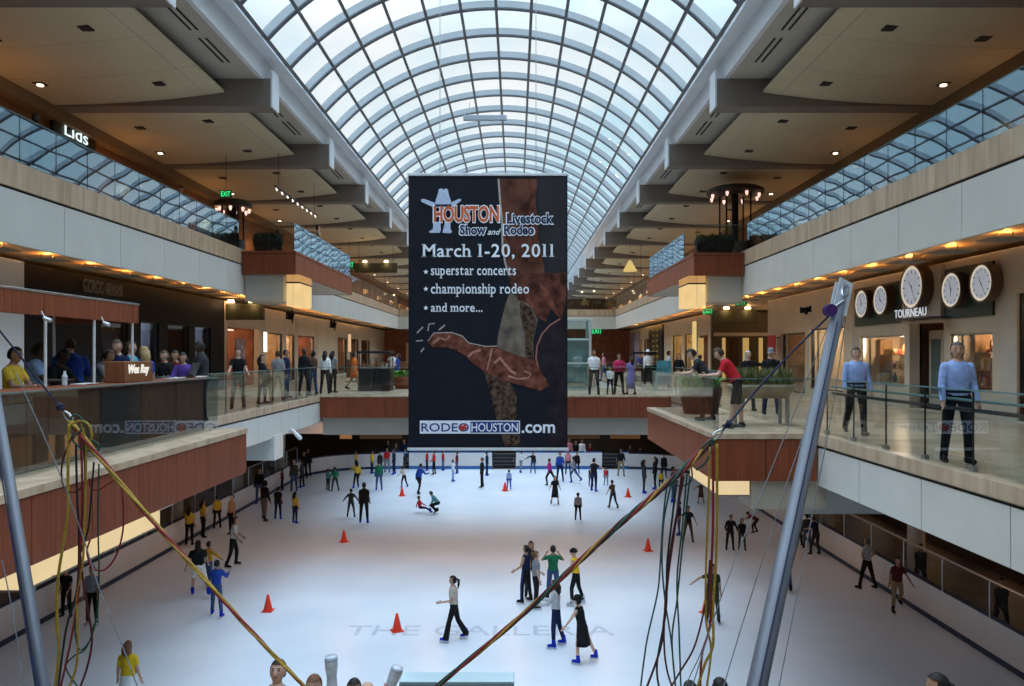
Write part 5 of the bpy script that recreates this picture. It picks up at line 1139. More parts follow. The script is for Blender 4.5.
art('boot_fold', [[(528, 179), (531, 200), (527, 222), (532, 240), (528, 262), (536, 262), (539, 235), (536, 205), (537, 179)], [(508, 268), (516, 272), (512, 284), (520, 292), (511, 288)], [(506, 236), (514, 240), (524, 234), (526, 246), (514, 252), (506, 248)]], DRAPE, 2)
art('drape', [[(512, 282), (524, 274), (545, 273), (566, 273), (566, 300), (561, 321), (551, 308), (546, 322), (538, 318), (530, 304), (518, 300)]], DRAPE, 3)
art('drape_fold', [[(540, 276), (548, 290), (560, 318), (551, 308), (541, 292)], [(522, 280), (530, 296), (538, 316), (527, 303)]], STRAP, 4)
art('boot_shaft', [[(510, 292), (505, 306), (501, 322), (498, 336), (497, 347), (508, 352), (520, 356), (534, 360), (533, 340), (538, 320), (530, 304), (518, 297)]], BOOT, 2)
art('boot_shadow', [[(520, 300), (530, 308), (537, 322), (532, 342), (534, 360), (526, 358), (525, 335), (520, 315)]], SPECK, 5)
art('boot_foot', [[(484, 372), (489, 388), (493, 403), (496, 416), (500, 430), (505, 446), (521, 446), (518, 428), (516, 412), (517, 396), (511, 384), (498, 376)]], SPECK, 3)
art('stirrup_inside', [[(566, 318), (555, 322), (545, 332), (538, 345), (536, 358), (540, 372), (548, 384), (553, 395), (545, 420), (548, 446), (566, 446)]], DEEP, 4)
art('stirrup_edge', stroke([(560, 319), (550, 325), (542, 334), (537, 346), (536, 358), (539, 371), (546, 381)], .8), mat('art_edge', (.30, .12, .10), .7), 5)
art('spur_strap', [[(427, 342), (432, 334), (441, 332), (452, 333), (461, 336), (468, 343), (476, 346), (486, 347), (495, 347), (505, 351), (519, 356), (534, 360), (541, 372), (549, 386), (540, 391), (527, 387), (512, 383), (499, 378), (485, 372), (474, 364), (464, 355), (456, 350), (446, 347), (434, 348)]], STRAP, 6)
art('spur_detail', stroke([(433, 343), (440, 338), (446, 340), (450, 336)], 1.0) + stroke([(468, 357), (473, 352), (481, 350)], 1.2) + stroke([(494, 363), (500, 358), (505, 364), (511, 371), (516, 374)], 1.3) + stroke([(508, 376), (518, 379), (528, 378), (531, 374), (524, 371)], 1.0) + stroke([(487, 370), (490, 358), (492, 348)], .8), mat('art_detail', (.36, .17, .13), .7, .3, 8), 7)
art('spur_edge', stroke([(428, 341), (434, 333), (452, 332.5), (462, 336), (469, 343), (486, 346.5), (497, 346)], .5), PALE, 7)
art('motion_marks', stroke([(417, 333), (423, 327)], .7) + stroke([(428, 331), (429, 324), (435, 323.5)], .6) + stroke([(439, 330), (445, 325)], .7) + stroke([(416, 341), (423, 340.5)], .6) + stroke([(421, 352), (424, 348)], .7), PALE, 2)
BW = mat('print_white', (.80, .84, .92), .6, .03); BWD = mat('print_pale', (.45, .52, .68), .6, .08, 8); BO = mat('print_orange', (.60, .115, .035), .6, .05); BN = mat('print_navy', (.012, .02, .07), .6, .05); BB = mat('print_blue', (.02, .035, .17), .6, .05)
def bt(name, txt, x0, x1, y0, y1, m, lay, bold=.0, shear=0.0): c = bq((x0 + x1) / 2, (y0 + y1) / 2, lay); return lettering(name, txt, m, c, width=X(x1, BD) - X(x0, BD), height=(y1 - y0) * BD / F, parent=bn, ext=.002, bold=bold, shear=shear)
for txt, x0, x1, y0, y1, m in (('HOUSTON', 434, 499, 206, 222.5, BO), ('Livestock', 507, 553, 213.5, 224, BN), ('Show', 460, 486, 225, 235, BN), ('Rodeo', 504, 534, 225, 235, BN)):
    bt('lettering_outline', txt, x0 - 1.2, x1 + 1.2, y0 - 1.1, y1 + 1.1, BW, 9, .075); bt('lettering', txt, x0, x1, y0, y1, m, 10.5, .030)
bt('lettering', 'and', 487.5, 501, 229, 235, BW, 10, .01, .4)
for txt, x0, x1, y0, y1 in (('March 1-20, 2011', 422, 554, 244, 259.5), ('superstar concerts', 431, 516, 267, 278.5), ('championship rodeo', 431, 529, 283.5, 297), ('and more...', 431, 482.5, 303, 312)): serif_lettering('lettering', txt, BW, bq((x0 + x1) / 2, (y0 + y1) / 2, 10), X(x1, BD) - X(x0, BD), (y1 - y0) * BD / F, bn, bold=.012)
for y in (272, 289, 308): 
    pts = []
    for k in range(10): a = -math.pi / 2 + k * math.pi / 5; r = 2.6 if k % 2 == 0 else 1.2; pts.append((426 + r * math.cos(a), y + r * math.sin(a)))
    art('star', [pts], BW, 10)
art('logo_hat', [[(434.5, 208), (436, 200), (438, 194), (439, 189.5), (441.5, 188.5), (443.5, 190), (446, 188.5), (448, 190), (449, 195), (451, 201), (452, 208)], [(434.5, 208), (421.5, 202), (421, 199.5), (424, 199), (435, 203)], [(451.5, 208), (460.5, 201.5), (461.5, 199.5), (459, 199), (450.5, 203)]], BWD, 9)
art('logo_hatband', [[(434.8, 207), (435.3, 204.5), (451.2, 204.5), (451.7, 207)]], BN, 10)
art('logo_boots', [[(433.5, 222), (440.5, 222), (441, 230), (440, 233), (429.5, 233), (429, 231.5), (433, 229.5)], [(445, 222), (450.5, 222), (450.5, 229), (452, 231.5), (451, 233.5), (442.5, 233), (443.5, 229)]], BWD, 9)
art('plate_white', [[(420, 420.5), (520, 420.5), (520, 433.5), (420, 433.5)]], BW, 8); art('plate_blue', [[(470.5, 421.5), (519, 421.5), (519, 432.5), (470.5, 432.5)]], BB, 9)
bt('lettering', 'RODEO', 421.5, 469, 423, 431.5, BB, 10, .01); bt('lettering', 'HOUSTON', 471.5, 518, 423, 431.5, BW, 10.5, .01); bt('lettering', '.com', 521.5, 555, 424, 433, BW, 10, .02)
art('red_star', [[(460, 424), (463, 426), (466, 422.5), (466, 427), (468, 428), (464, 430), (461, 431.5), (459.5, 428)]], mat('print_red', (.45, .04, .03), .6), 11)
# small hanging bar under the vault
p0 = P(485, 118, 40.0); t = thing('ceiling_bar', 'pale grey horizontal bar hanging high under the glass vault', 'bar', p0); MB().bbox(-1.12, 1.12, -.12, .12, -.13, .13, .02).build('bar', mat('bar_grey', (.42, .47, .55), .5, .05), t)
for q in (-.8, .8): a = q; zt = ZC + math.sqrt((RAD - .33) ** 2 - (p0.x + q - C0) ** 2) - p0.z; MB().tube([(q, 0, .12), (q, 0, zt + .05)], .015, 6).build('rod', METAL, t)
# ---------------------------------------------------------------- cones
def cone(): 
    t = thing('traffic_cone', '', 'cone', (0, 0, 0), 0, 'orange cones on the ice'); om = mat('cone_orange', (.80, .045, .015), .45, .05, 8)
    MB().bbox(-.17, .17, -.17, .17, 0, .035, .02).build('base', om, t); MB().lathe([(.14, .033), (.135, .06), (.085, .28), (.035, .50), (.022, .515), (.012, .515)], n=18).build('body', om, t, True); return t
C_ = cone(); first = True
for (px, fy, lb) in ((268, 611, 'orange traffic cone at the left, nearest the blue top skater'), (397, 631, 'orange traffic cone standing on the painted words, nearest the camera'), (344, 542, 'orange traffic cone in the shadow band at left'), (402, 496, 'orange traffic cone in front of the bending child'), (505, 491, 'orange traffic cone beside the blue and white child'), (628, 497, 'orange traffic cone at the far right beside the brown tee skater'), (648, 551, 'orange traffic cone in the shadow band at right'), (706, 613, 'orange traffic cone behind the yellow hanging cord')):
    d = F * EYE / (fy - CY); loc = (X(px, d), d, 0.0)
    if first: C_.location = loc; C_['label'] = lb; first = False
    else: copy_thing(C_, loc, random.random(), lb)
# ---------------------------------------------------------------- left desk, booth and small items
t = thing('long_desk', 'long dark wooden desk behind the glass on the left balcony', 'desk', (-6.55, 8.0, ZM)); L_ = 8.0
for k in range(6): MB().bbox(-.02, .10, k * L_ / 6 + .01, (k + 1) * L_ / 6 - .01, .04, 1.04, .006).build('front_panel', woodmat('desk_wood', (.10, .05, .028)) if k % 3 else mat('desk_dark', (.03, .026, .024), .4, .1), t)
MB().bbox(-.42, .16, -.02, L_ + .02, 1.04, 1.09, .01).build('counter_top', WOOD, t); MB().bbox(-.4, .1, L_ - .06, L_, 0, 1.04, .006).build('end_panel', DARKST, t); MB().bbox(-.35, .12, 0, L_, 0, .04, .006).build('plinth', BLACKM, t)
t = thing('booth_canopy', 'booth canopy of red wood boards on thin white posts above the left desk', 'canopy', (-6.85, 8.4, ZM)); L_ = 5.5
for k in range(4): MB().bbox(-.02, .04, k * L_ / 4 + .005, (k + 1) * L_ / 4 - .005, 2.12, 2.44, .005).build('front_board', WOOD, t)
MB().bbox(-1.5, .04, L_, L_ + .05, 2.12, 2.44, .005).build('end_board', WOOD, t); MB().bbox(-1.5, .05, -.02, L_ + .06, 2.44, 2.475, .005).build('roof_edge', METAL, t)
for yy in (1.5, 2.85, 4.15, 5.4): MB().tube([(0.0, yy, 1.09), (0.0, yy, 2.3)], .022, 8).build('post', mat('post_white', (.68, .70, .74), .4), t)
for yy in (.1, 5.4): MB().tube([(-1.4, yy, 0), (-1.4, yy, 2.4)], .022, 8).build('post', mat('post_white', (.68, .70, .74), .4), t)
for yy in (1.0, 2.7, 4.3):
    e = MB(); e.capsule((.08, yy, 2.08), (.13, yy + .04, 2.05), .028, .035, 8); e.tube([(.02, yy, 2.2), (.08, yy, 2.09)], .010, 6); e.build('spotlight', mat('spot_silver', (.55, .57, .6), .3, metal=.5), t)
d = F * 6.6 / (CX - 66); bp = Vector((-6.62, d, ZM + 1.092)); t = thing('water_bottle', 'clear plastic water bottle on the left desk beside the man in royal blue', 'bottle', bp); MB().lathe([(.03, 0), (.036, .01), (.036, .06), (.032, .075), (.036, .09), (.036, .15), (.016, .19), (.014, .20)], n=16).build('bottle_body', mat('bottle_clear', (.62, .68, .74), .15, .1), t, True); MB().lathe([(.016, .20), (.016, .225)], n=12).build('cap', mat('cap_white', (.75, .76, .78), .4), t); MB().lathe([(.0368, .095), (.0368, .14)], n=16).build('wrapper', mat('wrap', (.42, .47, .58), .5, .3, 40), t)
t = thing('wooden_box', 'wooden box with white script on its front, standing on the left desk', 'box', (-6.62, 13.2, ZM + 1.092)); MB().bbox(-.14, .18, -.50, .50, 0, .35, .01).build('body', WOODL if False else woodmat('box_wood', (.22, .085, .035)), t); lettering('script_lettering', 'Wes Ray', emit('script_white', (1, .95, .85), .9), (.185, 0, .20), width=.72, height=.20, facing='+x', parent=t, ext=.006, shear=.25, bold=.02)
t = thing('laptop', 'open black laptop at the end of the left desk', 'laptop', (-6.72, 15.75, ZM + 1.092)); MB().bbox(-.12, .12, -.19, .19, 0, .02, .004).build('base', BLACKM, t); MB().add([(.10, -.19, .02), (.10, .19, .02), (.20, .19, .30), (.20, -.19, .30), (.11, -.19, .018), (.11, .19, .018), (.21, .19, .295), (.21, -.19, .295)], [(0, 1, 2, 3), (7, 6, 5, 4), (0, 4, 5, 1), (1, 5, 6, 2), (2, 6, 7, 3), (3, 7, 4, 0)]).build('screen', BLACKM, t)
for i, (y, x) in enumerate(((12.05, -6.75), (15.0, -6.62), (16.05, -6.6))):
    t = thing('paper_stack', ['loose white papers on the left desk under the bending person', 'white papers on the left desk between box and laptop', 'white papers at the far end of the left desk'][i], 'papers', (x, y, ZM + 1.092)); MB().bbox(-.11, .11, -.16, .16, 0, .012, .002).build('stack', mat('paper', (.70, .71, .73), .7), t); MB().bbox(-.08, .14, -.10, .2, .0125, .018, .002).build('top_sheet', mat('paper2', (.75, .76, .78), .7), t)
# ---------------------------------------------------------------- walkway furniture
def kiosk(label, x0, x1, y0, y1, panel=BLACKM):
    t = thing('kiosk', label, 'kiosk', ((x0 + x1) / 2, (y0 + y1) / 2, ZM)); w = (x1 - x0) / 2; l = (y1 - y0) / 2
    for q in (-1, 1):
        a, b = sorted((0.015 * q, w * q)); MB().bbox(a, b, -l, l, .02, .98, .01).build('cabinet', panel, t); MB().bbox(a, b, -l + .02, l - .02, .99, 1.45, .01).build('glass_case', GLASSD, t)
    MB().bbox(-w, w, -l, l, .98, .995, .004).build('counter', METAL, t); MB().bbox(-w - .02, w + .02, -l - .02, l + .02, 1.62, 1.72, .01).build('header', panel, t)
    for a in (-w + .03, w - .03):
        for b in (-l + .03, l - .03): MB().tube([(a, b, .98), (a, b, 1.65)], .02, 6).build('post', panel, t)
    for k in range(5): MB().lathe([(.05, 0), (.06, .05), (.02, .15), (.03, .22), (.025, .28)], (-w * .8 + k * w * .4, 0, .996), 10).build('goods', GOODS[k % 6], t)
kiosk('black kiosk with glass case on the walkway behind the woman in red dress', X(358.5, 33), X(390, 33), 33.0, 34.0)
d = 38.5; kiosk('dark display stand on the right side behind the lavender dress', X(632, d) + .9, X(648, d) + 1.4, 44.0, 45.2, DARKST)
def leafy(t, m, n, rx, ry, h, z, lw, spike=False, seed=1):
    rnd = random.Random(seed); e = MB()
    for k in range(n):
        x = rnd.uniform(-rx, rx); y = rnd.uniform(-ry, ry); a = rnd.uniform(0, 6.28); le = h * rnd.uniform(.6, 1.1); o = rnd.uniform(.15, .45) if spike else rnd.uniform(.4, 1.0); dx, dy = math.cos(a) * o * le, math.sin(a) * o * le; s = Vector((-math.sin(a), math.cos(a), 0)) * lw
        b = Vector((x, y, z)); p1 = b + Vector((dx * .4, dy * .4, le * .65)); p2 = b + Vector((dx, dy, le * (1 if spike else .75)))
        e.add([b - s * .5, b + s * .5, p1 + s, p1 - s, p2], [(0, 1, 2, 3), (3, 2, 4)])
    o = e.build('leaves', m, t); return o
def planter(label, loc, w, l, h, legs, m, leafm, n, lh, lw, spike, seed, rz=0.0, bm=None):
    t = thing('planter', label, 'planter', loc, rz); z0 = .60 if legs else 0.0
    if legs:
        for a in (-w * .7, w * .7):
            for b in (-l * .6, l * .6): MB().bbox(a - .035, a + .035, b - .035, b + .035, 0, z0, .008).build('leg', METAL, t)
    e = MB(); prof = [(.78, z0), (.98, z0 + h * .75), (1.0, z0 + h), (.90, z0 + h), (.88, z0 + h * .85)]; n_ = 24; vs = []; fs = []
    for s_, z in prof:
        for k in range(n_):
            an = 2 * math.pi * k / n_; cx, sy = math.cos(an), math.sin(an); q = (abs(cx) ** 4 + abs(sy) ** 4) ** -.25; vs.append((cx * q * w * s_, sy * q * l * s_, z))
    for i in range(len(prof) - 1):
        for k in range(n_): fs.append((i * n_ + k, i * n_ + (k + 1) % n_, (i + 1) * n_ + (k + 1) % n_, (i + 1) * n_ + k))
    fs += [tuple(range(n_ - 1, -1, -1)), tuple(4 * n_ + k for k in range(n_))]; e.add(vs, fs); e.build('tub', bm or m, t, True); leafy(t, leafm, n, w * .85, l * .85, lh, z0 + h * .86, lw, spike, seed)
    return t
GRN = mat('leaf_green', (.06, .22, .03), .6, .4, 6); OLV = mat('leaf_olive', (.15, .16, .06), .7, .5, 8); LIME = mat('leaf_lime', (.16, .40, .06), .6, .4, 6)
d = 16.6; planter('long stone planter of dull green spiky grass on metal legs, on the right balcony', (5.45, 17.2, ZM), .72, .40, .30, True, mat('tub_stone', (.30, .24, .17), .6, .2, 3), OLV, 1100, .42, .011, True, 4)
planter('low planter with bright green leafy plant behind the leaning boys', (X(706, 19.8), 20.4, ZM), .55, .30, .70, False, WOODD, LIME, 160, .5, .05, False, 5)
planter('dark planter with bright green plants right of the black kiosk', (X(402, 35), 35.6, ZM), .5, .3, .55, False, WOOD, LIME, 140, .45, .06, False, 6)
# glass lift beside the banner
t = thing('glass_lift', 'pale glass lift shaft on the walkway right of the banner', 'lift', (X(572, 35.2), 35.2, ZM)); zt = 3.15
for a in (-.75, .75):
    for b in (-.75, .75): MB().bbox(a - .06, a + .06, b - .06, b + .06, 0, zt, .008).build('corner_post', mat('lift_frame', (.42, .48, .48), .4, .05), t)
for a in (-.75, .75): MB().box(a - .01, a + .01, -.68, .68, .1, zt - .1).build('glass_side', GLASSE, t)
MB().box(-.68, .68, -.76, -.74, .1, zt - .1).build('glass_front', GLASSE, t)
for z in (.0, 1.15, 2.2, zt - .06): e = MB(); e.bbox(-.8, .8, -.8, -.7, z, z + .07, .008); e.bbox(-.8, .8, .7, .8, z, z + .07, .008); e.bbox(-.8, -.7, -.7, .7, z, z + .07, .008); e.bbox(.7, .8, -.7, .7, z, z + .07, .008); e.build('cross_frame', mat('lift_frame', (.42, .48, .48), .4, .05), t)
MB().bbox(-.6, .6, -.6, .6, .3, 2.3, .03).build('cabin', mat('lift_cabin', (.30, .36, .36), .4, .2, 2), t)
for (px, d, lb, c) in ((664, 34.0, 'teal poster stand left of the leaning boys', (.05, .22, .30)), (352, 44.5, 'brown poster stand past the woman in red dress', (.12, .06, .04))):
    t = thing('poster_stand', lb, 'poster stand', (X(px, d), d, ZM)); MB().bbox(-.32, .32, -.02, .02, .25, 1.3, .01).build('panel', mat('poster_%d' % px, c, .5, .5, 3), t); MB().bbox(-.36, .36, -.2, .2, 0, .04, .01).build('foot', BLACKM, t); MB().tube([(0, 0.03, .03), (0, .03, .4)], .02, 6).build('pole', BLACKM, t)
# upper-level kiosks with round canopies
for (px, py, d, lb, r) in ((735, 191, 37.0, 'dark round-roofed kiosk with small lamps on the upper right level', 1.35), (233, 204, 36.0, 'dark round-roofed kiosk on the upper left level', .85)):
    p = P(px, py, d); zb = 12.28; t = thing('round_kiosk', lb, 'kiosk', (p.x, d, zb)); zr = p.z - zb
    MB().lathe([(r * .96, zr - .16), (r, zr - .12), (r, zr + .02), (r * .8, zr + .14), (r * .3, zr + .20), (.05, zr + .22)], n=28).build('roof', mat('kiosk_roof', (.04, .03, .028), .5, .2), t, True)
    MB().lathe([(r * .62, 0), (r * .62, 1.0), (r * .66, 1.02), (r * .66, 1.06)], n=24).build('counter', mat('kiosk_counter', (.05, .06, .06), .4, .2), t)
    MB().lathe([(.16, 0), (.16, zr)], n=12).build('post', DARKST, t)
    for k in range(8): a = k * math.pi / 4 + .2; MB().lathe([(.03, -.2), (.07, -.1), (.07, 0)], (r * .85 * math.cos(a), r * .85 * math.sin(a), zr - .22), 8).build('lamp', emit('pink_lamp', (1, .55, .45), 1.6), t)
    for k in range(4): a = k * math.pi / 2 + .8; MB().tube([(r * .6 * math.cos(a), r * .6 * math.sin(a), 1.0), (r * .6 * math.cos(a), r * .6 * math.sin(a), zr - .1)], .04, 8).build('upright', DARKST, t)
for (px, py, d, lb) in ((479, 0, 0, ''), (630, 268, 55, 'cone-shaped warm pendant lamp on the upper right level'),):
    if d: p = P(px, py, d); t = thing('pendant_lamp', lb, 'lamp', p); MB().lathe([(.05, .55), (.12, .5), (.5, -.2), (.52, -.22)], n=18).build('shade', emit('pendant', (1, .72, .25), .7), t, True); MB().tube([(0, 0, .5), (0, 0, 16.8 - p.z)], .012, 6).build('cord', BLACKM, t)
# long row of small track lamps on the upper left balcony
t = thing('track_lights', 'row of small white spot lamps above the upper left balcony', 'lamp', (-10.3, 33.0, 15.2)); MB().bbox(-.03, .03, 0, 7, 0, .06, .008).build('track', BLACKM, t)
for k in range(9): MB().capsule((0, k * .8 + .2, -.05), (.03, k * .8 + .2, -.12), .03, .04, 8).build('spot', emit('spot_white', (1, .95, .9), 1.5), t)
for y in (.5, 6.5): MB().tube([(0, y, .05), (0, y, 1.6)], .012, 6).build('rod', BLACKM, t)
p = P(296, 434, 25.5); t = thing('floodlight', 'small tilted white floodlight under the left gallery edge', 'lamp', p); e = MB(); e.capsule((-.14, 0, .14), (.13, 0, -.13), .05, .075, 12); e.build('housing', mat('flood_white', (.7, .72, .75), .4), t); MB().tube([(-.16, 0, .1), (-.25, 0, 5.5 - p.z)], .02, 6).build('bracket', METAL, t)

def long_box(label, loc, w, l, h, seed):
    planter(label, loc, w, l, h, False, DARKST, mat('leaf_dark', (.03, .06, .025), .7, .4, 8), 260, .42, .03, False, seed)
long_box('dark planter of bushy plants at the near end of the upper right balcony', (8.35, 32.5, 12.2), .85, .3, .62, 8); long_box('dark planter of bushy plants at the near end of the upper left balcony', (-10.3, 32.1, 12.2), .6, .3, .62, 9)
# ---------------------------------------------------------------- bungee frame in front: poles, ropes, cords
ALU = mat('pole_grey', (.13, .138, .165), .45, .06, 3, metal=.2)
def pole(label, a, b, r0, r1, head):
    a = Vector(a); b = Vector(b); t = thing('bungee_pole', label, 'pole', a); v = b - a; u = v.normalized()
    MB().tube([Vector((0, 0, 0)), v], [r0, r1], 20).build('tube', ALU, t, True)
    s = u.cross(Vector((0, 1, 0))).normalized(); f = s.cross(u)
    MB().tube([-f * (r0 + .012) * 1.0 + u * .3 + s * .03, v * .93 - f * (r1 + .012) + s * .02], .006, 6).build('side_rope', mat('rope_navy', (.015, .018, .06), .7), t)
    MB().lathe([(.24, 0), (.24, .03), (.12, .05), (.10, .12)], n=20).build('base', ALU, t)
    if head:
        e = MB(); c = v
        for q in (-1, 1):
            o = f * .0 + s * 0; w = s * .075; n_ = f * .045 * q; e.add([c - w - u * .42 + n_, c + w - u * .42 + n_, c + w + u * .08 + n_, c - w + u * .08 + n_, c - w - u * .42 + n_ * .7, c + w - u * .42 + n_ * .7, c + w + u * .08 + n_ * .7, c - w + u * .08 + n_ * .7], [(0, 1, 2, 3), (7, 6, 5, 4), (0, 4, 5, 1), (1, 5, 6, 2), (2, 6, 7, 3), (3, 7, 4, 0)])
        e.build('head_plate', mat('plate_grey', (.46, .48, .50), .4, metal=.4), t)
        ring = [c - u * .10 - f * .055 + s * .032 * math.cos(k) + u * .075 * math.sin(k) for k in [2 * math.pi * i / 16 for i in range(17)]]; MB().tube(ring, .010, 6).build('slot_ring', METAL, t)
        e = MB(); pc = c - u * .46 + s * .11 - f * .05
        for h in (-.03, .03): e.add(*(lambda L: (L.v, L.f))(MB().lathe([(.012, h - .010), (.062, h - .010), (.062, h + .010), (.012, h + .010)], pc, 16, axis='y')))
        e.build('pulley', mat('pulley_purple', (.09, .04, .20), .35, metal=.4), t); MB().tube([c - u * .25 - f * .06, pc], .014, 6).build('shackle', METAL, t)
    return t
top = P(843, 288, 8.0); low = P(757, 686, 5.5); vv = top - low; base = low + vv * ((ZL - low.z) / vv.z)
pole('leaning grey bungee pole at the right with pulley on its head', base, top, .080, .060, True)
lo = P(44, 686, 6.0); hi = P(-4, 400, 7.0); vv = hi - lo; base2 = lo + vv * ((ZL - lo.z) / vv.z); top2 = lo + vv * ((8.7 - lo.z) / vv.z)
pole('leaning grey bungee pole at the far left edge', base2, top2, .045, .042, False)
CORD = {k: mat('cord_' + k, c, .75, .3, 60) for k, c in dict(yellow=(.34, .22, .025), red=(.20, .014, .018), darkred=(.07, .010, .014), green=(.012, .06, .04), teal=(.022, .09, .10), black=(.012, .012, .014), navy=(.009, .012, .042), grey=(.14, .15, .16), gold=(.30, .17, .03), blue=(.03, .05, .30)).items()}
def cord(name, label, pts, d, r, m, cat='cord', group=None, d1=None):
    n = len(pts); q = []
    for i, (x, y) in enumerate(pts): q.append(P(x, y, d + ((d1 - d) * i / (n - 1) if d1 else 0)))
    t = MB().tube(smooth_path([v - q[0] for v in q], 7), r * .8, 7).build(name, CORD[m], None, True, q[0]); return tag(t, label, cat, group)
def carabiner(label, px, py, d, ang):
    c = P(px, py, d); t = thing('carabiner', label, 'carabiner', c); ca, sa = math.cos(ang), math.sin(ang); pts = []
    for i in range(21): a = 2 * math.pi * i / 20; x, z = .062 * math.cos(a), .024 * math.sin(a); pts.append(Vector((x * ca - z * sa, 0, x * sa + z * ca)))
    MB().tube(pts, .009, 6).build('ring', METAL, t); MB().tube([Vector((-.03 * ca - .025 * sa, 0, -.03 * sa + .025 * ca)), Vector((.035 * ca - .025 * sa, 0, .035 * sa + .025 * ca))], .012, 6).build('gate', mat('gate_white', (.7, .72, .75), .3), t)
def knot(e, c, r, seed):
    rnd = random.Random(seed)
    for k in range(4):
        ax = Vector((rnd.uniform(-1, 1), rnd.uniform(-.4, .4), rnd.uniform(-1, 1))).normalized(); b = ax.orthogonal().normalized(); w = ax.cross(b); e.tube([c + (b * math.cos(a) + w * math.sin(a)) * r + ax * .006 * k for a in [2 * math.pi * i / 10 for i in range(11)]], r * .38, 6)
def rope(label, pts, d, r, m, kn, d1=None):
    o = cord('pull_rope', label, pts, d, r, m, 'rope', None, d1); e = MB(); c = P(*kn, d1 or d) - Vector(o.location); knot(e, c, .028, 2); e.build('knot', CORD[m], o, True)
rope('dark blue rope with knot running from the upper left to the left carabiner', [(-14, 312), (0, 331), (20, 356), (40, 382), (56, 402), (64, 411)], 7.1, .011, 'navy', (60, 407), 7.1)
rope('dark blue rope running from the right pole pulley down to the right carabiner', [(834, 311), (800, 344), (760, 386), (735, 416), (722, 431)], 7.75, .013, 'navy', (728, 424), 7.2)
carabiner('silver carabiner at the head of the left cord bundle', 68, 417, 7.1, -.9); carabiner('silver carabiner at the head of the right cord bundle', 717, 435, 7.2, .75)
def bundle(label, pts, d, d1, cols, r, sp):
    n = len(pts); q = smooth_path([P(x, y, d + (d1 - d) * i / (n - 1)) for i, (x, y) in enumerate(pts)], 10); o = q[0]; t = thing('twisted_rope', label, 'cord', o); N = len(q)
    for j, (m, ph) in enumerate(cols):
        L = []
        for i, p in enumerate(q):
            u = (q[min(i + 1, N - 1)] - q[max(i - 1, 0)]).normalized(); w = u.cross(Vector((0, 1, 0))).normalized(); k = w.cross(u); f = i / (N - 1); s_ = sp * (1.0 - .55 * f); a = ph + i * .42; L.append(p - o + (w * math.cos(a) + k * math.sin(a)) * s_)
        MB().tube(L, [r * (1 - .3 * i / N) for i in range(N)], 7).build('strand', CORD[m], t, True)
    return t
bundle('yellow and red twisted bungee cord running down right from the left carabiner', [(70, 421), (100, 458), (150, 518), (200, 574), (250, 630), (304, 686), (325, 707)], 7.1, 5.9, [('gold', 0), ('red', 2.1), ('yellow', 4.2)], .013, .013)
bundle('red and gold twisted bungee cord running down left from the right carabiner', [(713, 440), (690, 463), (660, 490), (620, 524), (570, 570), (520, 617), (440, 684), (415, 706)], 7.2, 6.0, [('red', 0), ('gold', 1.6), ('darkred', 3.1), ('green', 4.7)], .014, .020)
GL, GRR = 'cords hanging from the left carabiner', 'cords hanging from the right carabiner'
for lb, m, r, pts in [
    ('thick yellow cord hanging leftmost under the left carabiner', 'yellow', .016, [(69, 424), (68, 470), (68, 510), (64, 540), (58, 580), (57, 620), (59, 650), (55, 690)]),
    ('second yellow cord in the middle of the left hanging cords', 'yellow', .013, [(82, 424), (86, 450), (85, 500), (83, 560), (77, 600), (78, 640), (76, 668), (68, 690)]),
    ('yellow loop curling over the left carabiner', 'yellow', .013, [(72, 424), (80, 421), (88, 424), (92, 434), (90, 444), (86, 455)]),
    ('green loop tied round the left carabiner', 'green', .011, [(70, 420), (74, 415), (81, 418), (83, 428), (77, 434), (73, 440), (80, 447), (95, 452), (99, 446), (92, 440)]),
    ('red cord hanging straight in the left hanging cords', 'red', .012, [(80, 430), (82, 470), (82, 520), (80, 560), (79, 590), (71, 640), (60, 690)]),
    ('long dark red cord bowing out right in the left hanging cords', 'darkred', .012, [(84, 440), (85, 490), (80, 540), (83, 580), (88, 610), (92, 640), (87, 668), (79, 690)]),
    ('red cord looping from the diagonal cord to the left hanging cords', 'red', .010, [(120, 478), (123, 500), (123, 530), (116, 556), (104, 570), (92, 567), (87, 552), (90, 540)]),
    ('dark red loop drawn left under the left carabiner', 'darkred', .010, [(74, 432), (63, 460), (62, 480), (67, 490), (76, 492), (82, 486)]),
    ('red loop between the left hanging cords and the diagonal cord', 'red', .009, [(118, 478), (108, 484), (98, 490), (91, 487), (89, 478)]),
    ('first black cord in the left hanging cords', 'black', .012, [(76, 445), (77, 490), (79, 540), (77, 590), (66, 630), (58, 690)]),
    ('second black cord in the left hanging cords, right of the red one', 'black', .011, [(94, 462), (91, 500), (88, 530), (80, 556), (78, 590)]),
    ('dark green cord with a big low loop in the left hanging cords', 'green', .009, [(99, 464), (98, 520), (99, 580), (96, 620), (86, 648), (74, 656), (66, 668), (80, 690)]),
    ('dark green cord forming the smaller low loop at left', 'green', .009, [(77, 600), (75, 630), (80, 650), (90, 640), (94, 624)])]:
    cord('bungee_rope', lb, pts, 7.0, r, m, 'cord', GL)
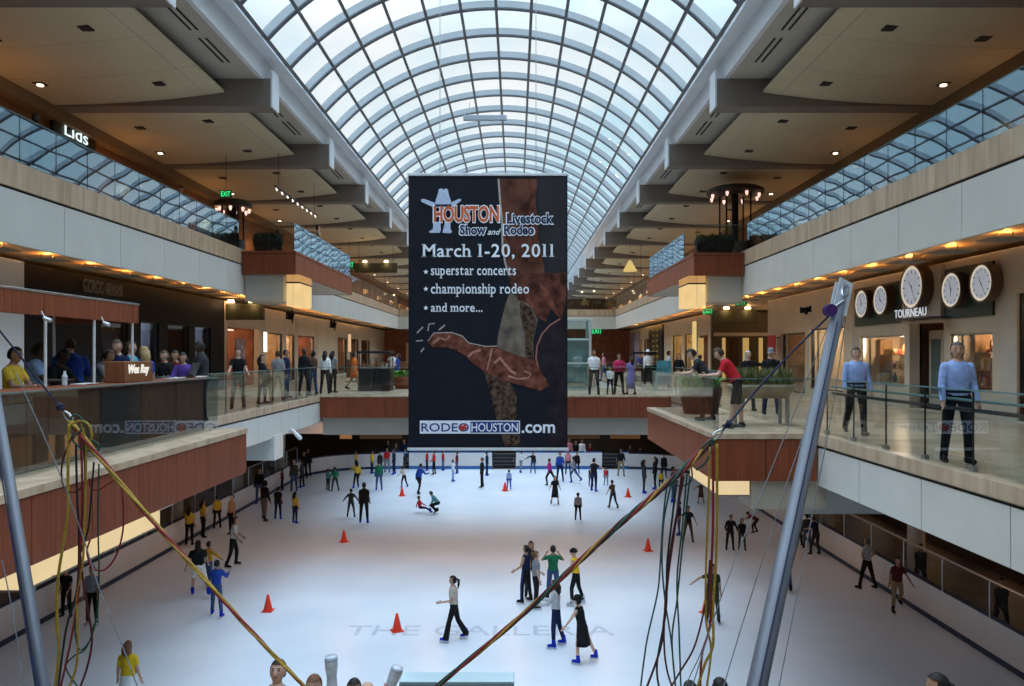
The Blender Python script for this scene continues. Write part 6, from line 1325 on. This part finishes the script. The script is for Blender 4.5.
for lb, m, r, pts in [
    ('thick yellow cord hanging rightmost from the right carabiner', 'yellow', .016, [(717, 444), (717, 500), (716, 560), (713, 610), (713, 645), (705, 664), (696, 692)]),
    ('second yellow cord left of the thick yellow one', 'yellow', .013, [(710, 447), (708, 510), (706, 570), (706, 620), (711, 650), (706, 692)]),
    ('red cord between the two yellow cords at right', 'red', .014, [(713, 446), (713, 520), (711, 580), (710, 625), (702, 655), (700, 692)]),
    ('dark red cord leaving the yellow cords towards the lower left', 'darkred', .011, [(710, 560), (706, 600), (695, 645), (680, 672), (668, 692)]),
    ('leftmost teal cord of the right hanging cords', 'teal', .010, [(668, 478), (664, 510), (661, 550), (658, 590), (648, 635), (644, 660), (640, 692)]),
    ('second teal cord from the left in the right hanging cords', 'teal', .010, [(672, 480), (664, 520), (662, 560), (665, 600), (671, 640), (676, 692)]),
    ('dark red cord in the middle of the right hanging cords', 'darkred', .013, [(682, 474), (676, 520), (669, 570), (664, 620), (660, 650), (645, 692)]),
    ('second dark red cord crossing low in the right hanging cords', 'darkred', .011, [(684, 476), (672, 540), (666, 590), (664, 640), (667, 670), (674, 692)]),
    ('dark green cord of the right hanging cords', 'green', .010, [(687, 474), (682, 530), (677, 580), (679, 630), (681, 692)]),
    ('second dark green cord of the right hanging cords', 'green', .010, [(690, 476), (683, 540), (677, 600), (672, 640), (676, 692)]),
    ('black cord of the right hanging cords', 'black', .012, [(677, 480), (672, 520), (667, 565), (666, 610), (657, 664), (660, 692)]),
    ('teal loop drooping under the twisted cord at right', 'teal', .010, [(668, 478), (674, 485), (686, 485), (692, 478), (691, 466)]),
    ('green loop beside the right carabiner', 'green', .011, [(694, 460), (702, 448), (711, 440), (713, 446), (706, 462), (696, 470)]),
    ('thin grey wire leaving the yellow cords to the lower left', 'grey', .006, [(709, 630), (700, 655), (690, 676), (682, 694)])]:
    cord('bungee_rope', lb, pts, 7.1, r, m, 'cord', GRR)
for lb, m, r, d, pts, d1 in [
    ('thin grey stay wire crossing the left glass rail down past the girl in yellow tee', 'grey', .006, 6.8, [(16, 374), (50, 450), (80, 528), (101, 594), (120, 640), (140, 694)], 6.0),
    ('dark blue stay rope beside the left pole', 'navy', .012, 6.6, [(8, 500), (20, 580), (30, 640), (38, 692)], 5.9), ('thin grey stay wire left of the left pole', 'grey', .006, 6.6, [(2, 560), (14, 620), (24, 692)], 6.0),
    ('thin grey stay wire from the right pole head passing the bending man', 'grey', .006, 8.0, [(838, 300), (800, 398), (767, 480), (739, 550), (716, 612), (690, 694)], 6.2),
    ('thin grey stay wire from the right pole head to the lower left', 'grey', .006, 7.9, [(842, 300), (815, 400), (788, 480), (744, 619), (722, 692)], 6.2), ('dark stay rope just right of the right pole', 'black', .011, 7.2, [(803, 520), (788, 580), (772, 640), (757, 692)], 5.9),
    ('thin grey stay wire right of the right pole', 'grey', .006, 8.0, [(848, 300), (834, 400), (815, 500), (796, 600), (778, 692)], 6.2), ('thin grey stay wire along the upper part of the right pole', 'grey', .006, 8.0, [(850, 298), (838, 340), (820, 400), (806, 450)], 7.4)]:
    cord('stay_wire', lb, pts, d, r, m, 'wire', None, d1)
# ---------------------------------------------------------------- landing: display case, clear rolls
t = thing('display_case', 'white display case with pale glass top at the bottom of the photo', 'display case', (X(457, 9.2), 9.265, ZL)); zt = Z(672, 9.4) - ZL
MB().bbox(-.66, .66, -.12, .12, 0, zt - .10, .01).build('cabinet', mat('case_white', (.55, .60, .64), .4, .05), t); MB().bbox(-.68, .68, -.135, .135, zt - .10, zt - .02, .01).build('top_frame', mat('case_blue', (.16, .24, .30), .4), t); MB().bbox(-.68, .68, -.135, .135, zt - .019, zt, .008).build('glass_top', mat('case_glass', (.50, .62, .66), .1, .05, 1, spec=.6), t)
CLEAR = mat('clear_plastic', (.52, .58, .68), .15, .25, 14, spec=.6)
for (lb, a, b, w0, w1) in (('clear plastic roll held up above the dark-haired person', (332, 684), (331, 656), .056, .070), ('second clear plastic roll at the bottom, tilted right', (388, 692), (398, 667), .057, .066)):
    p = P(*a, 8.3); q = P(*b, 8.3); v = q - p; t = thing('clear_roll', lb, 'plastic roll', p); e = MB(); ux = Vector((1, 0, 0)) * 1.0; n = 14
    MB().tube([v * f for f in (-.25, 0, .3, .6, .85, .97, 1.0)], [w0 * .8, w0, w0 * .94, w1 * .97, w1, w1 * .98, w1 * .9], n).build('tube', CLEAR, t, True); MB().tube([v * .86, v * .90], [w1 * 1.03, w1 * 1.03], n).build('end_seam', mat('seam_grey', (.32, .36, .44), .4), t)
# ---------------------------------------------------------------- daylight, world, camera
l = bpy.data.lights.new('skylight_portal', 'AREA'); l.shape = 'RECTANGLE'; l.size = 2 * HW; l.size_y = YEND + 12; l.cycles.is_portal = True
o = bpy.data.objects.new('skylight_portal', l); o.location = (C0, YEND / 2 - 6, SPR + RISE + .6); PENDING.append(o)
w = bpy.data.worlds.new('sky'); SC.world = w; w.use_nodes = True; nt = w.node_tree; nt.nodes.clear(); L = nt.links.new
out = nt.nodes.new('ShaderNodeOutputWorld'); bg = nt.nodes.new('ShaderNodeBackground'); tc = nt.nodes.new('ShaderNodeTexCoord'); sp = nt.nodes.new('ShaderNodeSeparateXYZ')
L(tc.outputs['Generated'], sp.inputs['Vector'])
cr = nt.nodes.new('ShaderNodeValToRGB'); cr.color_ramp.elements[0].position = 0.0; cr.color_ramp.elements[0].color = (.62, .86, .93, 1); cr.color_ramp.elements[1].position = .9; cr.color_ramp.elements[1].color = (.55, .78, 1.0, 1)
nz = nt.nodes.new('ShaderNodeTexNoise'); nz.inputs['Scale'].default_value = 4.0; nz.inputs['Detail'].default_value = 5; L(tc.outputs['Generated'], nz.inputs['Vector'])
cl = nt.nodes.new('ShaderNodeValToRGB'); cl.color_ramp.elements[0].position = .44; cl.color_ramp.elements[1].position = .66
L(nz.outputs['Fac'], cl.inputs['Fac']); L(sp.outputs['Z'], cr.inputs['Fac'])
mx = nt.nodes.new('ShaderNodeMix'); mx.data_type = 'RGBA'; L(cl.outputs['Color'], mx.inputs['Factor']); L(cr.outputs['Color'], mx.inputs['A']); mx.inputs['B'].default_value = (1.0, 1.0, 1.0, 1)
mr = nt.nodes.new('ShaderNodeMapRange'); mr.inputs['From Min'].default_value = .38; mr.inputs['From Max'].default_value = .95; mr.inputs['To Min'].default_value = 1.0; mr.inputs['To Max'].default_value = SKYTOP
L(sp.outputs['Z'], mr.inputs['Value']); L(mx.outputs['Result'], bg.inputs['Color']); L(mr.outputs['Result'], bg.inputs['Strength']); L(bg.outputs['Background'], out.inputs['Surface'])
w.cycles.sampling_method = 'AUTOMATIC'
cam = bpy.data.cameras.new('camera'); co_ = bpy.data.objects.new('camera', cam); COL.objects.link(co_); co_.location = (0, 0, EYE); co_.rotation_euler = (math.pi / 2, 0, 0)
cam.sensor_width = 36; cam.lens = F / 1024 * 36; cam.shift_x = -(CX - 512) / 1024; cam.shift_y = (CY - 343) / 1024; cam.clip_end = 400; cam.clip_start = .05; SC.camera = co_
SC.view_settings.view_transform = 'Standard'; SC.view_settings.look = 'None'; SC.view_settings.gamma = 1; SC.view_settings.use_curve_mapping = False; SC.view_settings.exposure = EXPO
SC.cycles.max_bounces = 8; SC.cycles.diffuse_bounces = 4; SC.cycles.glossy_bounces = 4; SC.cycles.transparent_max_bounces = 24; SC.cycles.transmission_bounces = 4; SC.cycles.caustics_reflective = False; SC.cycles.caustics_refractive = False; SC.cycles.sample_clamp_indirect = 4
SC.cycles.use_denoising = True
bpy.data.objects.remove(TMP)
for o in PENDING: COL.objects.link(o)
